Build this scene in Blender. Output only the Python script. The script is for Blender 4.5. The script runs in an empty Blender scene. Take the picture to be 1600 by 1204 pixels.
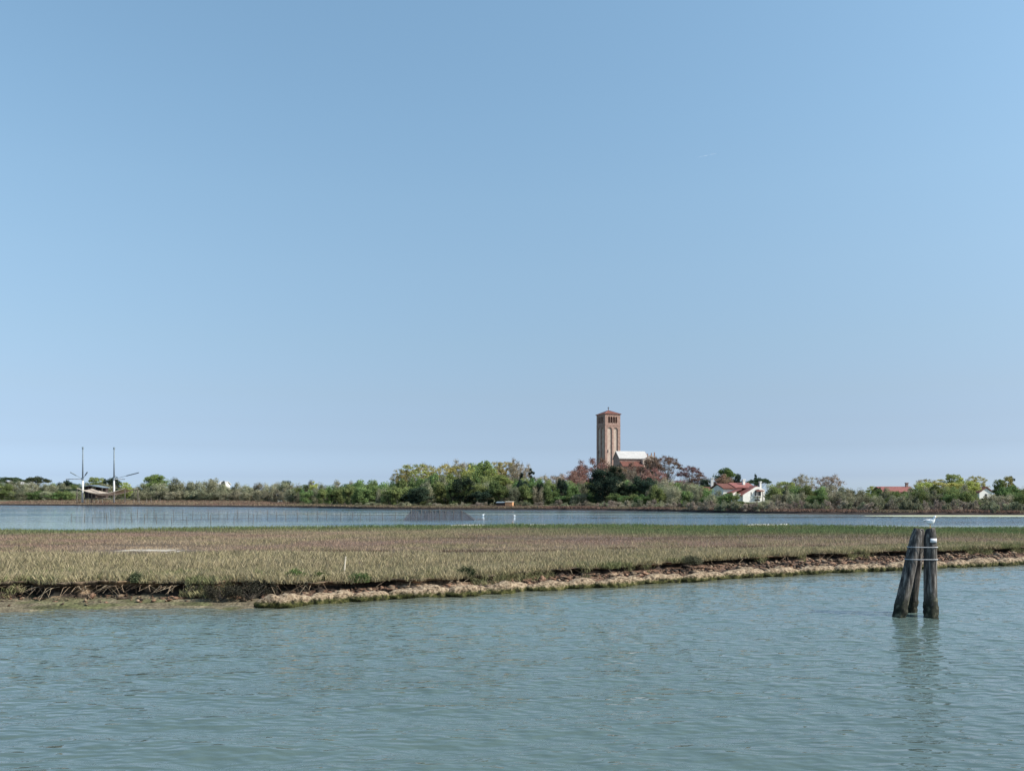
import bpy, math, random
import numpy as np
from mathutils import Vector, Matrix

R = math.radians
rng = np.random.default_rng(7)
random.seed(7)
scene = bpy.context.scene
col = scene.collection

# ------------------------------------------------------------------ camera
H, F, YH = 3.5, 1300.0, 770.0          # eye height (m), focal length and horizon row in photo pixels
cam_d = bpy.data.cameras.new('camera')
cam = bpy.data.objects.new('camera', cam_d); col.objects.link(cam)
cam.location = (0, 0, H); cam.rotation_euler = (R(90), 0, 0)
cam_d.sensor_width = 36.0; cam_d.lens = 36.0 * F / 1600.0
cam_d.shift_y = (YH - 602.0) / 1600.0
cam_d.clip_start = 0.1; cam_d.clip_end = 60000
scene.camera = cam
scene.render.resolution_x = 1024; scene.render.resolution_y = 770

# ------------------------------------------------------------------ sky and sun
SUN_AZ, SUN_EL = 104.0, 40.0             # azimuth clockwise from +Y (view direction)
world = bpy.data.worlds.new('World'); scene.world = world; world.use_nodes = True
wn = world.node_tree; wn.nodes.clear()
wo = wn.nodes.new('ShaderNodeOutputWorld'); wb = wn.nodes.new('ShaderNodeBackground')
sk = wn.nodes.new('ShaderNodeTexSky'); sk.sky_type = 'NISHITA'; sk.sun_disc = False
sk.sun_elevation = R(SUN_EL); sk.sun_rotation = R(SUN_AZ)
sk.altitude = 0; sk.air_density = 1.0; sk.dust_density = 1.0; sk.ozone_density = 3.0
wb.inputs['Strength'].default_value = 0.12
# a thin even haze over the clear sky: tints it by height above the horizon, alike all round
tcw = wn.nodes.new('ShaderNodeTexCoord'); sx_ = wn.nodes.new('ShaderNodeSeparateXYZ'); wn.links.new(tcw.outputs['Generated'], sx_.inputs[0])
hz = wn.nodes.new('ShaderNodeValToRGB'); wn.links.new(sx_.outputs[2], hz.inputs[0])
_st = [(0.0, (1.15, 1.45, 2.10)), (.02, (.81, 1.0, 1.55)), (.054, (.73, .80, 1.08)), (.081, (.78, .795, .95)), (.115, (.88, .855, .90)), (.173, (1.04, 1.01, .95)),
       (.253, (1.245, 1.225, 1.08)), (.33, (1.39, 1.40, 1.20)), (.402, (1.455, 1.51, 1.29)), (.51, (1.535, 1.635, 1.39))]
while len(hz.color_ramp.elements) < len(_st): hz.color_ramp.elements.new(.9)
for e_, (p_, c_) in zip(hz.color_ramp.elements, _st): e_.position = p_; e_.color = (c_[0] / 2.5, c_[1] / 2.5, c_[2] / 2.5, 1)
mv = wn.nodes.new('ShaderNodeVectorMath'); mv.operation = 'MULTIPLY'; wn.links.new(sk.outputs[0], mv.inputs[0]); wn.links.new(hz.outputs[0], mv.inputs[1])
ms = wn.nodes.new('ShaderNodeVectorMath'); ms.operation = 'SCALE'; ms.inputs['Scale'].default_value = 2.5; wn.links.new(mv.outputs[0], ms.inputs[0])
wn.links.new(ms.outputs[0], wb.inputs[0]); wn.links.new(wb.outputs[0], wo.inputs[0])
sd = bpy.data.lights.new('sun', 'SUN'); sd.energy = 4.8; sd.angle = R(0.53); sd.color = (1.0, 0.94, 0.85)
sun = bpy.data.objects.new('sun', sd); col.objects.link(sun)
sdir = Vector((math.sin(R(SUN_AZ)) * math.cos(R(SUN_EL)), math.cos(R(SUN_AZ)) * math.cos(R(SUN_EL)), math.sin(R(SUN_EL))))
sun.rotation_euler = (-sdir).to_track_quat('-Z', 'Y').to_euler(); sun.location = (60, 0, 80)
scene.view_settings.view_transform = 'Standard'; scene.view_settings.look = 'None'
scene.view_settings.exposure = 0.33; scene.view_settings.gamma = 1.0
scene.view_settings.use_curve_mapping = False

# ------------------------------------------------------------------ helpers
def P(px, py, Y):
    return Vector(((px - 800.0) / F * Y, Y, H - (py - YH) / F * Y))
def PX(px, Y): return (px - 800.0) / F * Y
def YW(py, z=0.0): return (H - z) * F / (py - YH)

def _h(ix, iy, s):
    n = (ix.astype(np.int64) * 374761393 + iy.astype(np.int64) * 668265263 + s * 1274126177) & 0xFFFFFFFF
    n = ((n ^ (n >> 13)) * 1274126177) & 0xFFFFFFFF
    n = n ^ (n >> 16)
    return (n & 0xFFFF) / 65535.0
def vn(x, y, s=0):
    x = np.asarray(x, float); y = np.asarray(y, float)
    x0 = np.floor(x); y0 = np.floor(y); fx = x - x0; fy = y - y0
    fx = fx * fx * (3 - 2 * fx); fy = fy * fy * (3 - 2 * fy)
    a = _h(x0, y0, s); b = _h(x0 + 1, y0, s); c = _h(x0, y0 + 1, s); d = _h(x0 + 1, y0 + 1, s)
    return (a + (b - a) * fx + (c - a) * fy + (a - b - c + d) * fx * fy) * 2 - 1
def fbm(x, y, s=0, o=4):
    t = 0; a = 1.0; n = 0
    for i in range(o):
        t = t + a * vn(x * 2 ** i + 17.3 * i, y * 2 ** i - 9.1 * i, s + i); n += a; a *= .5
    return t / n
def ss(e0, e1, x):
    t = np.clip((np.asarray(x, float) - e0) / (e1 - e0), 0, 1); return t * t * (3 - 2 * t)

def mesh_np(name, V, Fc, C=None, smooth=False):
    """V (n,3); Fc (m,k) with k = 3 or 4; C (n,3) per-vertex colour"""
    V = np.asarray(V, np.float32); Fc = np.asarray(Fc, np.int32)
    me = bpy.data.meshes.new(name); k = Fc.shape[1]
    me.vertices.add(len(V)); me.vertices.foreach_set('co', V.ravel())
    me.loops.add(Fc.size); me.loops.foreach_set('vertex_index', Fc.ravel())
    me.polygons.add(len(Fc)); me.polygons.foreach_set('loop_start', np.arange(0, Fc.size, k, dtype=np.int32))
    me.update(calc_edges=True)
    if smooth: me.polygons.foreach_set('use_smooth', np.ones(len(Fc), bool))
    if C is not None:
        at = me.color_attributes.new('Col', 'FLOAT_COLOR', 'POINT')
        c4 = np.ones((len(V), 4), np.float32); c4[:, :3] = C
        at.data.foreach_set('color', c4.ravel())
    me.validate()
    return me
def link(name, me, mat=None, parent=None):
    o = bpy.data.objects.new(name, me); col.objects.link(o)
    if mat is not None and len(me.materials) == 0: me.materials.append(mat)
    if parent is not None: o.parent = parent
    return o
def tag(o, label=None, cat=None, group=None, kind=None):
    if label: o['label'] = label
    if cat: o['category'] = cat
    if group: o['group'] = group
    if kind: o['kind'] = kind
    return o
def thing(name, label, cat, loc=(0, 0, 0), rz=0.0, group=None):
    o = bpy.data.objects.new(name, None); col.objects.link(o); o.empty_display_size = .3
    o.location = loc; o.rotation_euler = (0, 0, rz)
    return tag(o, label, cat, group)

class MB:
    def __init__(s): s.v = []; s.f = []; s.c = []; s.cur = (1, 1, 1)
    def add(s, vs, fs):
        b = len(s.v); s.v += [tuple(p) for p in vs]; s.f += [tuple(i + b for i in f) for f in fs]
        s.c += [s.cur] * len(vs); return s
    def box(s, x0, x1, y0, y1, z0, z1):
        return s.add([(x0, y0, z0), (x1, y0, z0), (x1, y1, z0), (x0, y1, z0), (x0, y0, z1), (x1, y0, z1), (x1, y1, z1), (x0, y1, z1)],
                     [(0, 3, 2, 1), (4, 5, 6, 7), (0, 1, 5, 4), (1, 2, 6, 5), (2, 3, 7, 6), (3, 0, 4, 7)])
    def prism(s, poly, axis, a, b):
        """extrude a 2-D polygon along an axis between a and b"""
        def m(p, t):
            return {'x': (t, p[0], p[1]), 'y': (p[0], t, p[1]), 'z': (p[0], p[1], t)}[axis]
        n = len(poly)
        return s.add([m(p, a) for p in poly] + [m(p, b) for p in poly],
                     [tuple(range(n)), tuple(range(2 * n - 1, n - 1, -1))] + [(i, (i + n), (i + 1) % n + n, (i + 1) % n) for i in range(n)])
    def tube(s, pts, rad, n=6, cap=True):
        pts = [Vector(p) for p in pts]; vs = []; fs = []
        up = None
        for i, p in enumerate(pts):
            d = (pts[min(i + 1, len(pts) - 1)] - pts[max(i - 1, 0)])
            if d.length < 1e-9: d = Vector((0, 0, 1))
            d.normalize()
            if up is None: up = Vector((1, 0, 0)) if abs(d.x) < .9 else Vector((0, 1, 0))
            u = (up - d * up.dot(d)).normalized(); w = d.cross(u); up = u
            r = rad[i] if hasattr(rad, '__len__') else rad
            for k in range(n):
                a = 2 * math.pi * k / n; vs.append(p + u * (r * math.cos(a)) + w * (r * math.sin(a)))
        for i in range(len(pts) - 1):
            for k in range(n):
                fs.append((i * n + k, i * n + (k + 1) % n, (i + 1) * n + (k + 1) % n, (i + 1) * n + k))
        if cap:
            fs.append(tuple(range(n - 1, -1, -1))); fs.append(tuple(range((len(pts) - 1) * n, len(pts) * n)))
        return s.add(vs, fs)
    def mesh(s, name, smooth=False, color=False):
        me = bpy.data.meshes.new(name); me.from_pydata(s.v, [], s.f); me.update()
        if smooth: me.polygons.foreach_set('use_smooth', [True] * len(me.polygons))
        if color:
            at = me.color_attributes.new('Col', 'FLOAT_COLOR', 'POINT')
            at.data.foreach_set('color', np.array([(*c, 1) for c in s.c], np.float32).ravel())
        return me
    def build(s, name, mat, parent=None, smooth=False):
        return link(name, s.mesh(name, smooth), mat, parent)

# ------------------------------------------------------------------ materials
def newmat(name):
    m = bpy.data.materials.new(name); m.use_nodes = True; nt = m.node_tree; nt.nodes.clear()
    return m, nt, nt.nodes.new, nt.links.new
def ramp(N, stops):
    r = N('ShaderNodeValToRGB'); e = r.color_ramp.elements
    while len(e) < len(stops): e.new(.5)
    for i, (p, c) in enumerate(stops): e[i].position = p; e[i].color = (*c, 1)
    return r
def noisemat(name, stops, scale=3.0, rough=.85, bump=.3, bdist=.02, detail=6, stretch=(1, 1, 1), coord='Object', spec=.3, metallic=0.0):
    m, nt, N, L = newmat(name)
    o = N('ShaderNodeOutputMaterial'); b = N('ShaderNodeBsdfPrincipled'); L(b.outputs[0], o.inputs[0])
    tc = N('ShaderNodeTexCoord'); mp = N('ShaderNodeMapping'); mp.inputs['Scale'].default_value = stretch
    L(tc.outputs[coord], mp.inputs[0])
    n = N('ShaderNodeTexNoise'); n.inputs['Scale'].default_value = scale; n.inputs['Detail'].default_value = detail; n.inputs['Roughness'].default_value = .65
    L(mp.outputs[0], n.inputs['Vector'])
    r = ramp(N, stops); L(n.outputs[0], r.inputs[0]); L(r.outputs[0], b.inputs['Base Color'])
    b.inputs['Roughness'].default_value = rough; b.inputs['Specular IOR Level'].default_value = spec; b.inputs['Metallic'].default_value = metallic
    if bump:
        bp = N('ShaderNodeBump'); bp.inputs['Strength'].default_value = bump; bp.inputs['Distance'].default_value = bdist
        L(n.outputs[0], bp.inputs['Height']); L(bp.outputs[0], b.inputs['Normal'])
    return m
def varmat(name, c, k=.75, scale=2.0, **kw):
    lo = tuple(v * k for v in c); hi = tuple(min(1, v * (2 - k)) for v in c)
    return noisemat(name, [(.3, lo), (.7, hi)], scale, **kw)

def vcolmat(name, transl=0.0, nscale=0.0, namt=.35, rough=.9, bump=0.0, bdist=.05, objvar=0.0, spec=.2):
    """base colour from the mesh's own colour attribute, broken up by noise and by object"""
    m, nt, N, L = newmat(name)
    o = N('ShaderNodeOutputMaterial'); a = N('ShaderNodeAttribute'); a.attribute_name = 'Col'
    c = a.outputs['Color']
    if nscale:
        tc = N('ShaderNodeTexCoord'); n = N('ShaderNodeTexNoise'); n.inputs['Scale'].default_value = nscale; n.inputs['Detail'].default_value = 5
        L(tc.outputs['Object'], n.inputs['Vector'])
        mr = N('ShaderNodeMapRange'); mr.inputs[1].default_value = .3; mr.inputs[2].default_value = .7
        mr.inputs[3].default_value = 1 - namt; mr.inputs[4].default_value = 1 + namt; L(n.outputs[0], mr.inputs[0])
        vm = N('ShaderNodeVectorMath'); vm.operation = 'SCALE'; L(c, vm.inputs[0]); L(mr.outputs[0], vm.inputs['Scale']); c = vm.outputs[0]
        if bump:
            nf = N('ShaderNodeTexNoise'); nf.inputs['Scale'].default_value = nscale * 7; nf.inputs['Detail'].default_value = 8; nf.inputs['Roughness'].default_value = .75; L(tc.outputs['Object'], nf.inputs['Vector'])
            mf = N('ShaderNodeMapRange'); mf.inputs[1].default_value = .36; mf.inputs[2].default_value = .64; mf.inputs[3].default_value = .3; mf.inputs[4].default_value = 1.55; L(nf.outputs[0], mf.inputs[0])
            vf = N('ShaderNodeVectorMath'); vf.operation = 'SCALE'; L(c, vf.inputs[0]); L(mf.outputs[0], vf.inputs['Scale']); c = vf.outputs[0]
    if objvar:
        oi = N('ShaderNodeObjectInfo'); hs = N('ShaderNodeHueSaturation')
        mr = N('ShaderNodeMapRange'); mr.inputs[3].default_value = .5 - .035 * objvar; mr.inputs[4].default_value = .5 + .035 * objvar
        L(oi.outputs['Random'], mr.inputs[0]); L(mr.outputs[0], hs.inputs['Hue'])
        mu = N('ShaderNodeMath'); mu.operation = 'MULTIPLY'; mu.inputs[1].default_value = 7.31; L(oi.outputs['Random'], mu.inputs[0])
        fr = N('ShaderNodeMath'); fr.operation = 'FRACT'; L(mu.outputs[0], fr.inputs[0])
        m2 = N('ShaderNodeMapRange'); m2.inputs[3].default_value = 1 - .3 * objvar; m2.inputs[4].default_value = 1 + .35 * objvar
        hs.inputs['Saturation'].default_value = .90; L(fr.outputs[0], m2.inputs[0]); L(m2.outputs[0], hs.inputs['Value']); L(c, hs.inputs['Color']); c = hs.outputs[0]
    if transl:
        d = N('ShaderNodeBsdfDiffuse'); t = N('ShaderNodeBsdfTranslucent'); mx = N('ShaderNodeMixShader'); mx.inputs[0].default_value = transl
        L(c, d.inputs[0]); L(c, t.inputs[0]); L(d.outputs[0], mx.inputs[1]); L(t.outputs[0], mx.inputs[2]); L(mx.outputs[0], o.inputs[0])
    else:
        b = N('ShaderNodeBsdfPrincipled'); L(c, b.inputs['Base Color']); b.inputs['Roughness'].default_value = rough
        b.inputs['Specular IOR Level'].default_value = spec; L(b.outputs[0], o.inputs[0])
        if bump and nscale:
            n2 = N('ShaderNodeTexNoise'); n2.inputs['Scale'].default_value = nscale * 2.3; n2.inputs['Detail'].default_value = 7; L(tc.outputs['Object'], n2.inputs['Vector'])
            bp = N('ShaderNodeBump'); bp.inputs['Strength'].default_value = bump; bp.inputs['Distance'].default_value = bdist
            L(n2.outputs[0], bp.inputs['Height']); L(bp.outputs[0], b.inputs['Normal'])
    return m

def water_mat():
    m, nt, N, L = newmat('lagoon_water')
    o = N('ShaderNodeOutputMaterial'); b = N('ShaderNodeBsdfPrincipled'); L(b.outputs[0], o.inputs[0])
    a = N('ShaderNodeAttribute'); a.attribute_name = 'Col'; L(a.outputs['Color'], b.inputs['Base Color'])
    b.inputs['IOR'].default_value = 1.333
    b.inputs['Specular IOR Level'].default_value = .5
    tc = N('ShaderNodeTexCoord')
    # gust patches: rippled against calm water, long across the wind
    mp = N('ShaderNodeMapping'); mp.inputs['Scale'].default_value = (.012, .075, 1); L(tc.outputs['Object'], mp.inputs[0])
    g = N('ShaderNodeTexNoise'); g.inputs['Scale'].default_value = 1; g.inputs['Detail'].default_value = 4; g.inputs['Distortion'].default_value = .6
    L(mp.outputs[0], g.inputs['Vector'])
    gr = N('ShaderNodeMapRange'); gr.inputs[1].default_value = .38; gr.inputs[2].default_value = .62; gr.inputs[3].default_value = .25; gr.inputs[4].default_value = 1.0
    L(g.outputs[0], gr.inputs[0])
    rr = N('ShaderNodeMapRange'); rr.inputs[1].default_value = .25; rr.inputs[2].default_value = 1; rr.inputs[3].default_value = .02; rr.inputs[4].default_value = .05
    L(gr.outputs[0], rr.inputs[0]); L(rr.outputs[0], b.inputs['Roughness'])
    m2 = N('ShaderNodeMapping'); m2.inputs['Scale'].default_value = (.55, 1.25, 1); m2.inputs['Rotation'].default_value = (0, 0, R(8)); L(tc.outputs['Object'], m2.inputs[0])
    n1 = N('ShaderNodeTexNoise'); n1.inputs['Scale'].default_value = 4.3; n1.inputs['Detail'].default_value = 1.4; n1.inputs['Roughness'].default_value = .5
    L(m2.outputs[0], n1.inputs['Vector'])
    bp = N('ShaderNodeBump'); bp.inputs['Distance'].default_value = .125
    mu = N('ShaderNodeMath'); mu.operation = 'MULTIPLY'; mu.inputs[1].default_value = .8; L(gr.outputs[0], mu.inputs[0])
    sy = N('ShaderNodeSeparateXYZ'); L(tc.outputs['Object'], sy.inputs[0])
    lee = N('ShaderNodeMapRange'); lee.inputs[1].default_value = 62; lee.inputs[2].default_value = 90; lee.inputs[3].default_value = 1; lee.inputs[4].default_value = .6   # sheltered lagoon behind the marsh
    L(sy.outputs[1], lee.inputs[0]); m3 = N('ShaderNodeMath'); m3.operation = 'MULTIPLY'; L(mu.outputs[0], m3.inputs[0]); L(lee.outputs[0], m3.inputs[1])
    L(m3.outputs[0], bp.inputs['Strength']); L(n1.outputs[0], bp.inputs['Height']); L(bp.outputs[0], b.inputs['Normal'])
    return m

def net_mat(name, c, alpha, scale):
    m, nt, N, L = newmat(name)
    o = N('ShaderNodeOutputMaterial'); d = N('ShaderNodeBsdfDiffuse'); t = N('ShaderNodeBsdfTransparent'); mx = N('ShaderNodeMixShader')
    tc = N('ShaderNodeTexCoord'); n = N('ShaderNodeTexNoise'); n.inputs['Scale'].default_value = scale; n.inputs['Detail'].default_value = 3
    mp = N('ShaderNodeMapping'); mp.inputs['Scale'].default_value = (2.5, 1, .4); L(tc.outputs['Object'], mp.inputs[0]); L(mp.outputs[0], n.inputs['Vector'])
    mr = N('ShaderNodeMapRange'); mr.inputs[1].default_value = .3; mr.inputs[2].default_value = .7
    mr.inputs[3].default_value = max(0, alpha - .25); mr.inputs[4].default_value = min(1, alpha + .25)
    L(n.outputs[0], mr.inputs[0]); L(mr.outputs[0], mx.inputs[0]); d.inputs[0].default_value = (*c, 1)
    L(t.outputs[0], mx.inputs[1]); L(d.outputs[0], mx.inputs[2]); L(mx.outputs[0], o.inputs[0])
    return m

def log_mat():
    """weathered oak, dark weed-grown foot up to the tide line (object Z = height above water)"""
    m, nt, N, L = newmat('weathered_oak')
    o = N('ShaderNodeOutputMaterial'); b = N('ShaderNodeBsdfPrincipled'); L(b.outputs[0], o.inputs[0])
    tc = N('ShaderNodeTexCoord')
    mp = N('ShaderNodeMapping'); mp.inputs['Scale'].default_value = (15, 15, 1.1); L(tc.outputs['Object'], mp.inputs[0])
    n = N('ShaderNodeTexNoise'); n.inputs['Scale'].default_value = 1.0; n.inputs['Detail'].default_value = 7; n.inputs['Roughness'].default_value = .7
    L(mp.outputs[0], n.inputs['Vector'])
    r = ramp(N, [(.36, (.012, .011, .011)), (.52, (.085, .077, .07)), (.66, (.30, .275, .25))]); L(n.outputs[0], r.inputs[0])
    n2 = N('ShaderNodeTexNoise'); n2.inputs['Scale'].default_value = 7; n2.inputs['Detail'].default_value = 6; L(tc.outputs['Object'], n2.inputs['Vector'])
    r2 = ramp(N, [(.35, (.012, .013, .010)), (.55, (.03, .032, .02)), (.75, (.16, .15, .11))]); L(n2.outputs[0], r2.inputs[0])
    sp = N('ShaderNodeSeparateXYZ'); L(tc.outputs['Object'], sp.inputs[0])
    ad = N('ShaderNodeMath'); ad.operation = 'MULTIPLY_ADD'; ad.inputs[1].default_value = .9; L(n2.outputs[0], ad.inputs[0]); 
    neg = N('ShaderNodeMath'); neg.operation = 'MULTIPLY'; neg.inputs[1].default_value = -1; L(sp.outputs[2], neg.inputs[0]); L(neg.outputs[0], ad.inputs[2])
    mr = N('ShaderNodeMapRange'); mr.inputs[1].default_value = -.35; mr.inputs[2].default_value = .08; L(ad.outputs[0], mr.inputs[0])
    mx = N('ShaderNodeMix'); mx.data_type = 'RGBA'; L(mr.outputs[0], mx.inputs['Factor']); L(r.outputs[0], mx.inputs['A']); L(r2.outputs[0], mx.inputs['B'])
    L(mx.outputs['Result'], b.inputs['Base Color']); b.inputs['Roughness'].default_value = .85; b.inputs['Specular IOR Level'].default_value = .25
    bp = N('ShaderNodeBump'); bp.inputs['Strength'].default_value = .7; bp.inputs['Distance'].default_value = .02; L(n.outputs[0], bp.inputs['Height']); L(bp.outputs[0], b.inputs['Normal'])
    return m

def roll_mat():
    """tan fibre roll with dark speckle; green weed below the tide line"""
    m, nt, N, L = newmat('fibre_roll')
    o = N('ShaderNodeOutputMaterial'); b = N('ShaderNodeBsdfPrincipled'); L(b.outputs[0], o.inputs[0])
    tc = N('ShaderNodeTexCoord'); ge = N('ShaderNodeNewGeometry')
    n = N('ShaderNodeTexNoise'); n.inputs['Scale'].default_value = 9; n.inputs['Detail'].default_value = 7; n.inputs['Roughness'].default_value = .75; L(ge.outputs['Position'], n.inputs['Vector'])
    r = ramp(N, [(.40, (.04, .03, .022)), (.48, (.22, .16, .105)), (.66, (.46, .37, .26))]); L(n.outputs[0], r.inputs[0])
    n2 = N('ShaderNodeTexNoise'); n2.inputs['Scale'].default_value = 6; n2.inputs['Detail'].default_value = 6; n2.inputs['Roughness'].default_value = .7; L(ge.outputs['Position'], n2.inputs['Vector'])
    r2 = ramp(N, [(.38, (.014, .013, .008)), (.52, (.06, .065, .018)), (.7, (.20, .17, .08))]); L(n2.outputs[0], r2.inputs[0])
    sp = N('ShaderNodeSeparateXYZ'); L(ge.outputs['Position'], sp.inputs[0])
    ad = N('ShaderNodeMath'); ad.operation = 'MULTIPLY_ADD'; ad.inputs[1].default_value = .5; L(n2.outputs[0], ad.inputs[0]); L(sp.outputs[2], ad.inputs[2])
    mr = N('ShaderNodeMapRange'); mr.inputs[1].default_value = .37; mr.inputs[2].default_value = .47; L(ad.outputs[0], mr.inputs[0])
    mx = N('ShaderNodeMix'); mx.data_type = 'RGBA'; L(mr.outputs[0], mx.inputs['Factor']); L(r2.outputs[0], mx.inputs['A']); L(r.outputs[0], mx.inputs['B'])
    L(mx.outputs['Result'], b.inputs['Base Color']); b.inputs['Roughness'].default_value = .9; b.inputs['Specular IOR Level'].default_value = .2
    bp = N('ShaderNodeBump'); bp.inputs['Strength'].default_value = .9; bp.inputs['Distance'].default_value = .05; L(n.outputs[0], bp.inputs['Height']); L(bp.outputs[0], b.inputs['Normal'])
    return m

M = {}
M['water'] = water_mat(); M['log'] = log_mat(); M['roll'] = roll_mat()
M['earth'] = vcolmat('earth', nscale=1.6, namt=.35, bump=.8, bdist=.06)
M['farearth'] = vcolmat('far_earth', nscale=.5, namt=.3)
M['grass'] = vcolmat('marsh_grass', transl=.3)
M['leaf'] = vcolmat('leaves', transl=.28, nscale=.35, namt=.3, objvar=1.0)
M['bark'] = varmat('bark', (.10, .085, .07), scale=5)
M['barkpale'] = varmat('pale_bark', (.21, .18, .15), scale=5)
M['brick'] = noisemat('brick', [(.25, (.19, .105, .085)), (.5, (.31, .20, .165)), (.75, (.42, .30, .25))], .9, bump=.3, detail=8)
M['brickpanel'] = noisemat('brick_panel', [(.25, (.30, .21, .17)), (.5, (.46, .36, .30)), (.75, (.58, .47, .40))], .7, bump=.3, detail=8, stretch=(1, 1, .5))
M['tile'] = noisemat('roof_tile', [(.3, (.10, .036, .028)), (.7, (.19, .08, .06))], 1.6, bump=.5, bdist=.05)
M['tilered'] = noisemat('red_tile', [(.3, (.17, .055, .05)), (.7, (.30, .125, .11))], 1.8, bump=.5, bdist=.05)
M['whitewall'] = noisemat('white_plaster', [(.3, (.70, .68, .63)), (.7, (.82, .80, .76))], 1.2, bump=.1)
M['paleroof'] = noisemat('pale_roof', [(.3, (.40, .385, .37)), (.7, (.54, .52, .50))], .8, bump=.1)
M['dark'] = varmat('dark_timber', (.055, .04, .035), scale=3)
M['glass'] = noisemat('window_glass', [(.3, (.02, .025, .03)), (.7, (.035, .04, .05))], 1, rough=.1, bump=0, spec=.5)
M['polewhite'] = varmat('white_pole', (.58, .58, .56), .85, scale=2)
M['steel'] = varmat('grey_blue_steel', (.17, .21, .24), .8, scale=3, rough=.5)
M['orange'] = varmat('orange_board', (.62, .33, .17), .85, scale=3)
M['strap'] = varmat('pale_strap', (.36, .36, .37), .8, scale=20, rough=.5)
M['plate'] = varmat('pale_plate', (.62, .64, .68), .9, scale=12, rough=.4)
M['stake'] = varmat('stake_wood', (.13, .115, .10), scale=6)
M['palestake'] = varmat('pale_stake', (.66, .58, .46), .85, scale=8)
M['netgrey'] = net_mat('grey_net', (.10, .10, .115), .52, .9)
M['netthin'] = net_mat('thin_net', (.12, .13, .14), .02, .8)
M['netpale'] = net_mat('pale_net', (.40, .34, .29), .86, .7)
M['feather'] = varmat('white_feather', (.93, .93, .92), .985, scale=15)
M['feathergrey'] = varmat('grey_feather', (.80, .81, .82), .95, scale=15)
M['beak'] = varmat('yellow_beak', (.55, .33, .04), .9, scale=30, rough=.4)
M['eye'] = varmat('eye', (.02, .02, .02), .9, scale=30, rough=.2)
M['sand'] = noisemat('pale_sand', [(.3, (.46, .42, .35)), (.7, (.62, .58, .50))], 1.2, bump=.3)
M['yellowmud'] = noisemat('yellow_mud', [(.3, (.36, .37, .23)), (.7, (.50, .50, .33))], .3, rough=.6, bump=.1)
M['cloud'] = net_mat('ice_cloud', (.9, .9, .9), -.14, .004)

# ------------------------------------------------------------------ shore lines (pixel rows -> ground distance at z = 0)
def line(pts, z=0.0):
    a = np.array([[(px - 800) / F * YW(py, z), YW(py, z)] for px, py in pts]); return a[:, 0], a[:, 1]
nsx, nsy = line([(-200, 957), (0, 955), (60, 954.5), (110, 953), (200, 951), (300, 950.5), (375, 950), (450, 947), (540, 941), (640, 934.5), (760, 928.5),
                 (860, 922), (960, 916), (1060, 909.5), (1160, 902.5), (1260, 897), (1360, 892.5), (1460, 887.5), (1600, 881.5), (1800, 874)])
nsx = np.concatenate([[-90], nsx, [150]]); nsy = np.concatenate([[23.0], nsy, [88.0]])
def near_shore(X): return np.interp(X, nsx, nsy) + .22 * fbm(np.asarray(X, float) * .55, np.zeros_like(np.asarray(X, float)), 3, 3)
fex = np.array([-200, -60, -34, -22, 0, 25, 45, 70, 170]); fey = np.array([66, 66, 68, 78, 84, 84, 77, 76, 104])
def far_edge(X): return np.interp(X, fex, fey) + 1.5 * fbm(np.asarray(X, float) * .12, np.zeros_like(np.asarray(X, float)), 9, 3)
# distance of the eroded step behind the waterline
clx = np.array([-90, -14, -8.1, -6.8, -4.3, -2.2, 0, 4.9, 10.6, 25, 150]); cld = np.array([2.2, 2.2, 2.1, 1.6, 1.15, 1.25, 2.1, 2.7, 3.7, 3.9, 3.9])
def cliff_d(X):
    X = np.asarray(X, float); z = np.zeros_like(X)
    return np.interp(X, clx, cld) + .48 * fbm(X * .9, z, 5, 4) + .20 * vn(X * 3.1, z, 6) + .10 * vn(X * 7.3, z, 7)
def marsh_z(X, Y):
    """height of the marsh surface, away from its edges"""
    fe = far_edge(X); low = ss(fe - 26, fe - 12, Y) * ss(-40, -15, X) * (1 - ss(60, 90, X))
    return .53 + .05 * fbm(np.asarray(X) * .35, np.asarray(Y) * .35, 12, 3) - .30 * low + .10 * (1 - ss(-9, -5, X)) * (1 - ss(34, 44, Y))
fsx, fsy = line([(-500, 789), (0, 789), (150, 790), (300, 791), (420, 792), (500, 793), (560, 794.6), (620, 795.3), (700, 796), (800, 796.3), (870, 796.8),
                 (950, 797.3), (1050, 799), (1150, 801), (1250, 802.6), (1300, 803), (1450, 804), (1600, 804.6), (2000, 806)])
fsx = np.concatenate([[-900], fsx, [900]]); fsy = np.concatenate([[300], fsy, [120]])
def far_shore(X): return np.interp(X, fsx, fsy) + 1.2 * fbm(np.asarray(X, float) * .09, np.zeros_like(np.asarray(X, float)), 21, 4)
def isl_z(X, Y):
    d = np.asarray(Y, float) - far_shore(X)
    return .42 * ss(0, .7, d) + .5 * ss(12, 90, d) + .05 * fbm(np.asarray(X) * .2, np.asarray(Y) * .2, 33, 3) - .3 * (1 - ss(-.8, 0, d))

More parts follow.
